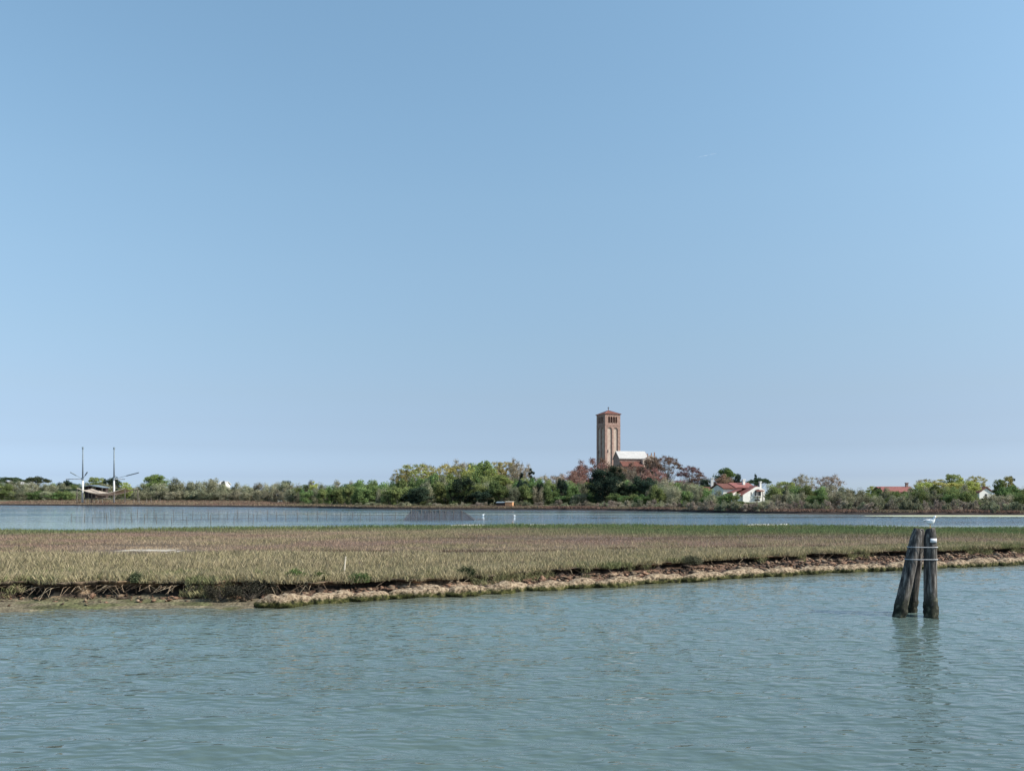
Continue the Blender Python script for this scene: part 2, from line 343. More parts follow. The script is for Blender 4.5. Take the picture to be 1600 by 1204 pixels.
# ------------------------------------------------------------------ water: one sheet to the horizon, waves in the mesh near by
def build_water():
    ys = [-70, -25, -8]; y = -2.0
    while y < 58: ys.append(y); y += .0042 * (y + 6) + .004
    while y < 140: ys.append(y); y += .012 * (y + 6)
    while y < 16000: ys.append(y); y *= 1.06
    ys = np.array(ys); u = np.concatenate([np.linspace(-1.1, -.74, 40)[:-1], np.linspace(-.74, .74, 440), np.linspace(.74, 1.1, 40)[1:]])
    w = np.where(ys < 0, np.maximum(ys + 6, 90 * (ys < -3) + 4), ys + 6)
    Yg, Ug = np.meshgrid(ys, u, indexing='ij'); Xg = Ug * w[:, None]
    sp = np.gradient(ys)[:, None] * np.ones_like(Xg)
    sx = .00285 * w[:, None]
    Z = np.zeros_like(Xg); r = np.random.default_rng(3)
    gust = .75 + .5 * fbm(Xg * .06, Yg * .11, 44, 3)
    for i in range(44):
        lam = .55 * (3.2) ** r.random(); k = 2 * math.pi / lam
        th = R(83) + r.normal() * R(28)
        amp = .0036 * lam
        dx, dy = math.cos(th), math.sin(th)
        att = np.clip(1.6 - np.maximum(sp * abs(dy), sx * abs(dx)) * 4.0 / lam, 0, 1)
        ph = k * (Xg * dx + Yg * dy) + r.random() * 6.28 + .8 * vn(Xg * .35 + i, Yg * .35, 60 + i)
        s = np.sin(ph); Z += amp * att * gust * (s + .18 * np.cos(2 * ph))
    Z *= ss(-3, 2, Yg)
    # body colour of the water: turbid grey-green, weed beds and painted sky-reflection streaks over the back shallows
    deep = np.array([.082, .120, .112]); shal_sheen = np.array([.30, .38, .36]); weed = np.array([.05, .12, .12])
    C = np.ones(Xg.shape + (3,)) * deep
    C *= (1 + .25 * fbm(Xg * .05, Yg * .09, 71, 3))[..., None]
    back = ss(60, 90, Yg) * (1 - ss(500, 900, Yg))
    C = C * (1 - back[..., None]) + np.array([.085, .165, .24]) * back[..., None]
    pale = ss(-.25, .25, fbm(Xg * .007 + 3, Yg * .13, 75, 4) + .55 * (1 - ss(-60, 0, Xg)) * (1 - ss(100, 150, Yg)) - .15) * back  # light streaks of mirrored sky put into the colour, with pale left shallows
    C = C * (1 - pale[..., None]) + shal_sheen * pale[..., None]
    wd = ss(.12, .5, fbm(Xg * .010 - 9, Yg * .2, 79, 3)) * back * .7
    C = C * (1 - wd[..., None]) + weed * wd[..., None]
    edge = ss(3.0, .2, near_shore(Xg) - Yg) * (Yg < 60)
    C = C * (1 - .6 * edge[..., None]) + np.array([.12, .11, .07]) * .6 * edge[..., None]
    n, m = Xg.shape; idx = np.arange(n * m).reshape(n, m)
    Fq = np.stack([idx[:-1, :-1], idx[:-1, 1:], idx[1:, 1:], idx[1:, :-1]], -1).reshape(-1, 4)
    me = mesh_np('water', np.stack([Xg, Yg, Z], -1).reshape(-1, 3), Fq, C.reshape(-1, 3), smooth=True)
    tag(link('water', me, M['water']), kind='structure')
build_water()

# ------------------------------------------------------------------ near marsh: foreshore, eroded step, flat top
def grid_faces(n, m):
    idx = np.arange(n * m).reshape(n, m)
    return np.stack([idx[:-1, :-1], idx[1:, :-1], idx[1:, 1:], idx[:-1, 1:]], -1).reshape(-1, 4)
def build_marsh():
    xs = np.concatenate([np.arange(-90, -22, 1.0), np.arange(-22, 40, .085), np.arange(40, 150, 1.2)])
    n = len(xs); sh = near_shore(xs); cd = cliff_d(xs); fe = far_edge(xs)
    left = 1 - ss(-8.6, -6.5, xs)
    rows = []; cols = []; Xr = []; Yr = []
    def put(Y, Z, C, dx=0): Xr.append(xs + dx); Yr.append(Y); rows.append(Z); cols.append(C)
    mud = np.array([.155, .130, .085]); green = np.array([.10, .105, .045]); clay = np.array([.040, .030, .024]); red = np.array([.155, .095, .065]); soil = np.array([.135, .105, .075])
    fr = np.linspace(0, 1, 30)
    put(sh - 1.2, np.full(n, -.5), np.tile(mud * .6, (n, 1)))
    for t in fr:                                   # foreshore / rubble slope from the waterline to the foot of the step
        Y = sh + (t * (cd + .08)) - .25 * (t == 0)
        base = np.where(left > .5, .01 + .08 * t, -.10 + .36 * t) - .06 * (t == 0)
        strat = .045 * np.sin(9 * Y + 2 * fbm(xs * .4, Y * 1.5, 91, 2)) * left
        Z = base + strat * ss(0, .15, t) + .05 * (1 - .5 * left) * fbm(xs * 2.2, Y * 2.4, 92, 4) * ss(0, .2, t)
        g = ss(-.1, .35, fbm(xs * .8, Y * 1.8, 93, 3)) * (1 - .4 * t)
        d = ss(-.05, .3, fbm(xs * 1.6 + 5, Y * 2.2, 94, 4))
        c = mud * (1 - g[:, None]) + green * g[:, None]
        cr = red * (1 - d[:, None]) + clay * d[:, None]
        put(Y, Z, c * left[:, None] + cr * (1 - left[:, None]))
    top = marsh_z(xs, sh + cd)
    zf = rows[-1]
    for t in np.linspace(.12, 1, 9):               # the step itself: undercut below, overhanging turf lip above
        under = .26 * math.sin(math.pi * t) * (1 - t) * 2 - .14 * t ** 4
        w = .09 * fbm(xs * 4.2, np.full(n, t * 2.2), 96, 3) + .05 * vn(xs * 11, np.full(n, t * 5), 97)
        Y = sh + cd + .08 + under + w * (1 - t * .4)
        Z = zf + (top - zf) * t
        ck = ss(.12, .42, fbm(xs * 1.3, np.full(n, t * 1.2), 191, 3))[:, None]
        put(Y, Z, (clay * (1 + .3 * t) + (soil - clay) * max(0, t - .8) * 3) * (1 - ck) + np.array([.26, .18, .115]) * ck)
    for d in np.concatenate([np.arange(.15, 2, .22), np.geomspace(2.2, 60, 30)]):
        Y = np.minimum(sh + cd + d, fe + .2 * d / 60)
        Z = marsh_z(xs, Y)
        mv = ss(-.3, .4, fbm(xs * .14, Y * .2, 98, 3))
        c = soil * (1 - mv[:, None]) + np.array([.15, .105, .085]) * mv[:, None]
        pan = pan_mask(xs, Y)
        c = c * (1 - pan[:, None]) + np.array([.50, .45, .37]) * pan[:, None]
        put(Y, Z - .03 * pan, c)
    put(fe + 1.2, np.full(n, .02), np.tile(mud, (n, 1))); put(fe + 4, np.full(n, -.5), np.tile(mud, (n, 1)))
    V = np.stack([np.stack([Xr[i], Yr[i], rows[i]], -1) for i in range(len(rows))], 0); C = np.stack(cols, 0)
    me = mesh_np('marsh_ground', V.reshape(-1, 3), grid_faces(*V.shape[:2])[:, ::-1], C.reshape(-1, 3), smooth=False)
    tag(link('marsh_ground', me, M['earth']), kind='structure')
def pan_mask(X, Y):
    """the bare pale strip in the turf"""
    c = 42.6 - .10 * (X + 18.6) + .35 * vn(X * .9, X * 0, 8)
    hw = .95 * np.clip(1 - ((X + 18.7) / 2.5) ** 2, 0, 1) ** .5
    return (np.abs(Y - c) < hw).astype(float)
build_marsh()

def blades(X, Y, Z, h, w, lean, C, rs):
    """one bent blade (two triangles) per point"""
    n = len(X); az = rs.random(n) * 6.283; la = rs.random(n) * 6.283
    bx, by = np.cos(az) * w / 2, np.sin(az) * w / 2
    lx, ly = np.cos(la) * lean * h, np.sin(la) * lean * h
    V = np.empty((n, 4, 3)); 
    V[:, 0] = np.stack([X - bx, Y - by, Z], -1); V[:, 1] = np.stack([X + bx, Y + by, Z], -1)
    V[:, 2] = np.stack([X + bx * .7 + lx * .4, Y + by * .7 + ly * .4, Z + h * .6], -1)
    V[:, 3] = np.stack([X + lx, Y + ly, Z + h], -1)
    b = np.arange(n)[:, None] * 4
    Fc = np.concatenate([b + np.array([0, 1, 2]), b + np.array([0, 2, 3])], 0)
    return V.reshape(-1, 3), Fc, np.repeat(C, 4, 0)

def creek_y(X): return np.interp(X, [-40, -30, -17, 0, 7, 20, 30, 45], [39.5, 40, 41, 41.4, 43.6, 46, 49, 54]) + .5 * fbm(np.asarray(X, float) * .3, np.zeros_like(np.asarray(X, float)), 151, 3)
def build_grass():
    rs = np.random.default_rng(5); sets = []
    olive = np.array([.285, .255, .145]); straw = np.array([.38, .32, .205]); brown = np.array([.36, .28, .19]); mauve = np.array([.32, .225, .17])
    green = np.array([.15, .18, .075]); lush = np.array([.115, .175, .075]); dk = np.array([.13, .085, .06])
    def mixc(a, b, t): return a * (1 - t[:, None]) + b * t[:, None]
    # field
    n = 430000
    Y = 26 + (88 - 26) * rs.random(n) ** 1.15; X = (rs.random(n) * 2 - 1) * (.74 * Y + 4)
    sh = near_shore(X) + cliff_d(X); d = Y - sh; fe = far_edge(X)
    keep = (d > .05) & (Y < fe - .1) & (pan_mask(X, Y) < .5)
    X, Y, d, fe = X[keep], Y[keep], d[keep], fe[keep]
    p1 = fbm(X * .10, Y * .22, 101, 3); p2 = fbm(X * .35, Y * .5, 102, 3); p3 = fbm(X * .045 + 7, Y * .55, 103, 4)
    cy = creek_y(X); front = 1 - ss(-1.0, 1.4, Y - cy + 1.0 * p2)
    creek = (np.abs(Y - cy - .3) < .35 + .45 * vn(X * .7, X * 0, 152)) & (X > -19) & (X < 24)
    belt = ss(11, 4, fe - Y + 4 * p1) + ss(34, 17, fe - Y + 4 * p1) * ss(-12, 14, X)
    belt = np.clip(belt, 0, 1)
    c = mixc(np.tile(brown, (len(X), 1)), mauve[None], ss(-.2, .3, p1)); c = mixc(c, olive[None], ss(.0, .45, p2) * .7)
    st_ = ss(.10, .34, p3); c = mixc(c, dk[None], st_ * .85)
    c = mixc(c, mixc(np.tile(olive, (len(X), 1)), straw[None], ss(-.2, .5, p2 + .5 * rs.normal(size=len(X)))), front * .9)
    c = mixc(c, mixc(np.tile(green, (len(X), 1)), lush[None], ss(-.3, .3, p2)), belt * .95)
    c *= (1 + .22 * rs.normal(size=len(X))).clip(.35, 1.8)[:, None]
    c = np.where(creek[:, None], dk[None] * .8, c)
    h = (.15 + .07 * p2 + front * .09 + belt * .10) * (.6 + .8 * rs.random(len(X))); h = np.clip(h * (1 - .45 * st_ * (1 - front)), .05, .7); h = np.where(creek, .16, h); h = np.where((Y < cy) & (Y > cy - 2.2), h * .62, h)
    infront = (np.abs(X + 18.7) < 3.4) & (Y < 42.8) & (Y > 38.2); h = np.where(infront, h * .33, h)
    w = .006 + .00028 * Y + .004 * rs.random(len(X))
    sets.append(blades(X, Y, marsh_z(X, Y) - .02, h, w, .45, c, rs))
    # tufts along the broken edge
    m = 5200; tx = -24 + 62 * rs.random(m); td = .10 - .22 * ss(.0, .4, vn(tx * 1.1, tx * 0, 161)) + 2.6 * rs.random(m) ** 1.4
    ty = near_shore(tx) + cliff_d(tx) + td; k = 22
    X = np.repeat(tx, k) + .11 * rs.normal(size=m * k); Y = np.repeat(ty, k) + .11 * rs.normal(size=m * k)
    tone = np.repeat(rs.random(m), k); g = np.repeat(ss(.1, .5, vn(tx * .7, td, 111) + .3 * rs.normal(size=m)), k)
    c = mixc(np.tile(olive * 1.05, (m * k, 1)), straw[None] * 1.05, tone); c = mixc(c, green[None], g * .75)
    c *= (1 + .25 * rs.normal(size=m * k)).clip(.4, 1.8)[:, None]
    h = np.repeat(.10 + .20 * rs.random(m), k) * (.55 + .6 * rs.random(m * k))
    sets.append(blades(X, Y, marsh_z(X, Y) - .05, h, .006 + .006 * rs.random(m * k), .5, c, rs))
    # turf slumped over the step here and there
    m = 1500; tx = -24 + 62 * rs.random(m); sel = vn(tx * .8, tx * 0, 131) + .5 * vn(tx * 2.3, tx * 0, 132) > .42 + .2 * (tx < -6.5); tx = tx[sel]; m = len(tx)
    td = -.38 * rs.random(m); ty = near_shore(tx) + cliff_d(tx) + td; k = 20
    X = np.repeat(tx, k) + .08 * rs.normal(size=m * k); Y = np.repeat(ty, k) + .08 * rs.normal(size=m * k)
    c = mixc(np.tile(olive * .9, (m * k, 1)), green[None], np.repeat(rs.random(m), k) * .6) * (1 + .25 * rs.normal(size=m * k)).clip(.4, 1.8)[:, None]
    zb = np.repeat(.46 + td * .85, k)
    sets.append(blades(X, Y, zb, np.repeat(.08 + .18 * rs.random(m), k) * (.5 + .6 * rs.random(m * k)), .010 + .008 * rs.random(m * k), .7, c, rs))
    # sparse tall dead stems
    m = 1500; X = -28 + 70 * rs.random(m); Y = near_shore(X) + cliff_d(X) + .3 + 11 * rs.random(m) ** 1.5
    c = np.tile(straw * .95, (m, 1)) * (1 + .2 * rs.normal(size=m)).clip(.5, 1.5)[:, None]
    sets.append(blades(X, Y, marsh_z(X, Y) - .02, .22 + .25 * rs.random(m), np.full(m, .009), .35, c, rs))
    V = []; Fc = []; C = []; b = 0
    for v, f, c in sets: V.append(v); Fc.append(f + b); C.append(c); b += len(v)
    me = mesh_np('marsh_grass', np.concatenate(V), np.concatenate(Fc), np.concatenate(C).clip(0, 1))
    tag(link('marsh_grass', me, M['grass']), 'brown and olive salt marsh grass covering the low bank', 'grass', kind='stuff')
build_grass()

# ------------------------------------------------------------------ erosion rolls along the foot of the bank
ONES = ['', 'first', 'second', 'third', 'fourth', 'fifth', 'sixth', 'seventh', 'eighth', 'ninth', 'tenth', 'eleventh', 'twelfth', 'thirteenth', 'fourteenth', 'fifteenth', 'sixteenth', 'seventeenth', 'eighteenth', 'nineteenth']
def ordinal(n):
    if n < 20: return ONES[n]
    t, o = divmod(n, 10); return {2: 'twentieth', 3: 'thirtieth', 4: 'fortieth'}[t] if o == 0 else {2: 'twenty', 3: 'thirty', 4: 'forty'}[t] + '-' + ONES[o]
def build_rolls():
    r = random.Random(12); x = -7.9; i = 0
    nu, nv = 44, 18
    while x < 40:
        L_ = r.uniform(1.25, 2.3); rad = r.uniform(.19, .27); s = r.randint(0, 999)
        V = []
        for a in range(nu):
            t = a / (nu - 1); X = x + t * L_
            Yc = float(near_shore(np.array([X]))[0]) + .17 + r.uniform(-.0, .0) + (.10 if i % 2 else 0)
            end = min(1, math.sin(math.pi * min(max(t, .015), .985)) ** .38)
            for b in range(nv):
                th = 2 * math.pi * b / nv
                nz = float(fbm(np.array([X * 4.3 + math.cos(th)]), np.array([math.sin(th) * 2.2 + s]), s % 50, 4)[0])
                rr = rad * end * (1 + .42 * nz)
                V.append((X, Yc + math.cos(th) * rr * 1.5, .08 + math.sin(th) * rr * (1.15 if math.sin(th) > 0 else .9)))
        Fq = []
        for a in range(nu - 1):
            for b in range(nv): Fq.append((a * nv + b, a * nv + (b + 1) % nv, (a + 1) * nv + (b + 1) % nv, (a + 1) * nv + b))
        V = np.array(V); org = np.array([x + L_ / 2, V[:, 1].mean(), 0]); V -= org
        me = mesh_np('erosion_roll', V, np.array(Fq)[:, ::-1], smooth=True)
        o = link('erosion_roll', me, M['roll']); o.location = org
        tag(o, '%s lumpy tan fibre roll with weedy foot, counting from the mudflat end' % ordinal(i + 1), 'erosion roll', 'fibre rolls protecting the marsh edge')
        x += L_ * r.uniform(.80, .93); i += 1
build_rolls()

def build_debris():
    """broken clay lumps and turf scraps between the rolls and the step: nobody could count them"""
    rs = np.random.default_rng(9); V = []; Fc = []; C = []; b = 0
    ico = [(0, 0, 1), (.89, 0, .45), (.28, .85, .45), (-.72, .53, .45), (-.72, -.53, .45), (.28, -.85, .45), (.72, .53, -.45), (-.28, .85, -.45), (-.89, 0, -.45), (-.28, -.85, -.45), (.72, -.53, -.45), (0, 0, -1)]
    fi = [(0, 1, 2), (0, 2, 3), (0, 3, 4), (0, 4, 5), (0, 5, 1), (1, 6, 2), (2, 7, 3), (3, 8, 4), (4, 9, 5), (5, 10, 1), (2, 6, 7), (3, 7, 8), (4, 8, 9), (5, 9, 10), (1, 10, 6), (11, 7, 6), (11, 8, 7), (11, 9, 8), (11, 10, 9), (11, 6, 10)]
    ico = np.array(ico); fi = np.array(fi); n = 6000
    for i in range(n):
        X = rs.uniform(-23, 40); lf = X < -7.5
        cd = float(cliff_d(np.array([X]))[0]); sh = float(near_shore(np.array([X]))[0])
        t = rs.random() ** (.35 if lf else .8)
        if lf and rs.random() < .8: continue
        Y = sh + .35 + t * (cd - .3); z = (.02 + .12 * t) if lf else (.06 + .2 * t)
        s = rs.uniform(.025, .11) * (rs.random() ** 1.5 + .22)
        v = ico * (1 + .42 * rs.normal(size=(12, 1))).clip(.4, 1.7) * s * np.array([rs.uniform(.9, 2.6), rs.uniform(.7, 1.3), rs.uniform(.35, .9)])
        a = rs.random() * 6.28; v = np.stack([v[:, 0] * math.cos(a) - v[:, 1] * math.sin(a), v[:, 0] * math.sin(a) + v[:, 1] * math.cos(a), v[:, 2]], -1)
        V.append(v + np.array([X, Y, z + s * .25])); Fc.append(fi + b); b += 12
        q = rs.random(); c = np.array([.20, .12, .08]) if q < .45 else np.array([.26, .19, .13]) if q < .75 else np.array([.06, .045, .035])
        C.append(np.tile(c * rs.uniform(.45, 1.25), (12, 1)))
    me = mesh_np('bank_debris', np.concatenate(V), np.concatenate(Fc), np.concatenate(C))
    tag(link('bank_debris', me, M['earth']), 'reddish brown broken clay and turf scraps below the marsh edge', 'debris', kind='stuff')
    # dry roots and stems hanging over the undercut step
    mb = MB(); r = random.Random(4)
    for i in range(230):
        X = r.uniform(-22, -6.2) if r.random() < .7 else r.uniform(-6, 38)
        Y = float((near_shore(np.array([X])) + cliff_d(np.array([X])))[0]) + .05
        z = .5; L_ = r.uniform(.2, .62); dx = r.uniform(-1.6, 1.6)
        mb.cur = r.choice([(.30, .22, .15), (.21, .15, .10), (.10, .075, .055), (.36, .29, .20)])
        mb.tube([(X, Y + .1, z), (X + dx * L_ * .3, Y - .14, z - .03), (X + dx * L_, Y - .20 - r.uniform(0, .22), z - L_ * r.uniform(.4, .8))], [.009, .008, .004], 3, False)
    tag(link('hanging_roots', mb.mesh('hanging_roots', color=True), M['earth']), 'dry roots and dead stems hanging over the dark undercut bank', 'roots', kind='stuff')
build_debris()

# ------------------------------------------------------------------ island ground on the far side
def build_island():
    xs = np.concatenate([np.linspace(-900, -170, 30), np.arange(-168, 150, .9), np.linspace(151, 900, 30)])
    ds = [-1.5, -.6, -.1, .05, .25, .5, .8, 1.4, 2.5, 4, 6, 9, 13, 18, 25, 35, 50, 75, 110, 170, 260, 420, 700, 1500, 5000, 14000]
    sh = far_shore(xs); V = []; C = []; n = len(xs)
    clay = np.array([.035, .027, .025]); br = np.array([.17, .115, .09]); gr = np.array([.10, .11, .055])
    for d in ds:
        Y = sh + d; Z = isl_z(xs, Y) if d < 500 else np.full(n, 1.05)
        V.append(np.stack([xs, Y, Z], -1))
        t = ss(.5, .9, np.full(n, d)); g = ss(20, 60, np.full(n, d))
        c = clay * (1 - t[:, None]) + br * t[:, None]; c = c * (1 - g[:, None]) + gr * g[:, None]; C.append(c)
    V = np.stack(V); C = np.stack(C)
    me = mesh_np('island_ground', V.reshape(-1, 3), grid_faces(*V.shape[:2])[:, ::-1], C.reshape(-1, 3))
    tag(link('island_ground', me, M['farearth']), kind='structure')
    # low brown halophytes on the island's edge
    rs = np.random.default_rng(15); k = 62000
    X = -175 + 310 * rs.random(k); sh = far_shore(X)
    wide = np.interp(X, [-150, -62, -50, -25, 20, 110], [75, 70, 9, 7, 9, 11])
    d = .5 + wide * rs.random(k) ** 1.4; Y = sh + d
    p = fbm(X * .08, Y * .15, 121, 3)
    c = np.where((p > .05)[:, None], np.array([.205, .135, .105]), np.array([.235, .185, .125])) * (1 + .25 * rs.normal(size=k)).clip(.4, 1.7)[:, None]
    gd = ss(4, 11, d) * (X > -55); c = c * (1 - gd[:, None]) + np.array([.15, .165, .095]) * gd[:, None]
    h = (.22 + .25 * rs.random(k)) * (1 + .5 * p) + gd * .5 * rs.random(k)
    v, f, cc = blades(X, Y, isl_z(X, Y) - .03, h, .12 + .06 * rs.random(k), .5, c, rs)
    tag(link('shore_scrub', mesh_np('shore_scrub', v, f, cc.clip(0, 1)), M['grass']), 'low reddish brown scrub on the island shore edge', 'scrub', kind='stuff')
build_island()

def flat_patch(name, cx, cy, lx, ly, mat, z=.05, seed=0):
    n = 40; V = [(0, 0, z)]; 
    for ring, zz in ((.55, z), (1.0, -.06)):
        for i in range(n):
            a = 2 * math.pi * i / n; q = ring * (1 + .22 * float(fbm(np.array([math.cos(a) * 1.5 + seed]), np.array([math.sin(a) * 1.5]), seed, 3)[0]))
            V.append((math.cos(a) * lx * q, math.sin(a) * ly * q, zz))
    fs = [(0, 1 + i, 1 + (i + 1) % n) for i in range(n)] + [(1 + i, 1 + n + i, 1 + n + (i + 1) % n) for i in range(n)] + [(1 + i, 1 + n + (i + 1) % n, 1 + (i + 1) % n) for i in range(n)]
    o = link(name, mesh_np(name, V, fs), mat); o.location = (cx, cy, 0)
    return tag(o, kind='structure')
for i, (px, py, wpx, ly) in enumerate([(735, 820.0, 75, 1.0), (836, 819.6, 60, .9), (1192, 819.5, 62, 1.2), (1225, 819, 20, .8)]):
    Y = YW(py); flat_patch('sand_bar', PX(px, Y), Y, wpx / 2 / F * Y, ly, M['sand'], .06, 40 + i)
Y = 127.5
flat_patch('mudflat', PX(1560, Y), Y + 1, 27, 3.2, M['yellowmud'], .05, 51)

# ------------------------------------------------------------------ trees and shrubs
def rnd_unit(r):
    while True:
        v = Vector((r.uniform(-1, 1), r.uniform(-1, 1), r.uniform(-1, 1)))
        if 0.05 < v.length < 1: return v

def make_tree(kind, seed):
    """returns trunk mesh, crown mesh, nominal height, nominal radius"""
    K = TREES[kind]; r = random.Random(seed); rs = np.random.default_rng(seed)
    Ht, Rad = K['h'], K['r']; z0 = Ht * K['base']; cz = (z0 + Ht) / 2; hz = (Ht - z0) / 2
    # clump centres through the crown volume
    cl = []; tries = 0
    lob = [(r.uniform(0, 6.28), r.uniform(.7, 1.25)) for _ in range(7)]
    while len(cl) < K['clumps'] and tries < 4000:
        tries += 1; v = rnd_unit(r); sh = K['shape']
        if sh == 'round': q = Vector((v.x, v.y, v.z))
        elif sh == 'umbrella':
            if r.random() < .25: q = Vector((v.x * .5, v.y * .5, v.z * .8))
            else:
                rad = math.hypot(v.x, v.y); q = Vector((v.x, v.y, .85 - .75 * rad * rad + v.z * .18))
        elif sh == 'cone':
            t = r.random() ** .8; q = Vector((v.x * (1.05 - t), v.y * (1.05 - t), t * 2 - 1))
        elif sh == 'column': q = Vector((v.x, v.y, v.z)); q.x *= (1 - .35 * abs(q.z)); q.y *= (1 - .35 * abs(q.z))
        elif sh == 'vase':
            t = r.random() ** .7; q = Vector((v.x * (.35 + .75 * t), v.y * (.35 + .75 * t), t * 2 - 1))
        elif sh == 'dome': q = Vector((v.x, v.y, abs(v.z) * 2 - 1)); k = math.sqrt(max(0, 1 - (abs(v.z)) ** 2)); 
        az = math.atan2(q.y, q.x); lb = 1
        for a, m in lob: lb += .16 * (m - 1) * 3 * math.exp(-((az - a + 3.14) % 6.28 - 3.14) ** 2 * 1.5)
        if v.length < K.get('hollow', .3): continue
        cl.append(Vector((q.x * Rad * lb, q.y * Rad * lb, cz + q.z * hz * (.92 + .12 * r.random()))))
    tr = MB()
    lean = Vector((r.uniform(-.06, .06), r.uniform(-.06, .06), 0)) * Ht
    top = Vector((lean.x, lean.y, z0 + (Ht - z0) * K.get('leader', .55)))
    nst = K.get('stems', 1); stems = []
    for s in range(nst):
        off = Vector((r.uniform(-1, 1), r.uniform(-1, 1), 0)) * (0 if nst == 1 else Rad * .35)
        tp = top + off * 1.4; pts = [off * .7 + Vector((0, 0, -.15)), off * .9 + lean * .2 + Vector((r.uniform(-.1, .1), r.uniform(-.1, .1), z0 * .5 + .4)), (off + lean * .6) + Vector((0, 0, (z0 + top.z) / 2)), tp]
        rd = K['trunk'] / math.sqrt(nst); tr.tube(pts, [rd * 1.25, rd, rd * .7, rd * .3], 6); stems.append(pts)
    for c in cl:
        pts = stems[r.randrange(nst)]; t = r.uniform(.25, 1)
        a = pts[1].lerp(pts[3], t * .9); mid = a.lerp(c, .5) + Vector((0, 0, -.12 * (c - a).length * r.random())) + rnd_unit(r) * .08 * Rad
        rb = K['trunk'] * K.get('limb', .32) * (1 - .5 * t); tr.tube([a, mid, c], [rb, rb * .6, rb * .25], 4, False)
        for q in range(K.get('twigs', 0)):
            d = rnd_unit(r).normalized(); d.z = abs(d.z) * .8 + .1; L_ = K['cr'] * r.uniform(.7, 1.5)
            e = c + d * L_; m2 = c + d * L_ * .5 + rnd_unit(r) * .12 * L_
            tr.tube([c - d * .1, m2, e], [max(.05, rb * .42), .038, .02], 3, False)
    # leaves
    ns = K['leaves'] // max(1, len(cl)); cc = np.array([tuple(c) for c in cl]); n = ns * len(cl)
    ctr = np.repeat(cc, ns, 0); g = rs.normal(size=(n, 3)); g /= np.maximum(np.linalg.norm(g, axis=1, keepdims=True), .2); g *= (rs.random((n, 1)) ** .45) * K['cr'] * np.repeat(.6 + .8 * rs.random((len(cl), 1)), ns, 0)
    g[:, 2] *= K.get('flat', .7); P_ = ctr + g; P_[:, 2] = np.maximum(P_[:, 2], .03 * Ht)
    nrm = rs.normal(size=(n, 3)) + np.array([0, 0, .5]) + g / K['cr'] * .6; nrm /= np.linalg.norm(nrm, axis=1, keepdims=True)
    t1 = np.cross(nrm, rs.normal(size=(n, 3))); t1 /= np.maximum(np.linalg.norm(t1, axis=1, keepdims=True), 1e-6); t2 = np.cross(nrm, t1)
    sz = K['leaf'] * (.6 + .8 * rs.random((n, 1)))
    V = np.stack([P_ - t1 * sz * .5, P_ + t2 * sz * .32, P_ + t1 * sz * .5, P_ - t2 * sz * .32], 1)
    cA, cB = np.array(K['c'][0]), np.array(K['c'][1]); mixv = np.repeat(rs.random((len(cl), 1)), ns, 0) * .7 + rs.random((n, 1)) * .3
    C = (cA * (1 - mixv) + cB * mixv) * (1 + .18 * rs.normal(size=(n, 1))).clip(.5, 1.6)
    crown = mesh_np('crown', V.reshape(-1, 3), np.arange(n * 4).reshape(n, 4), np.repeat(C, 4, 0).clip(0, 1)); crown.materials.append(M['leaf'])
    trunk = tr.mesh('trunk'); trunk.materials.append(M[K.get('bark', 'bark')])
    return trunk, crown, Ht, Rad

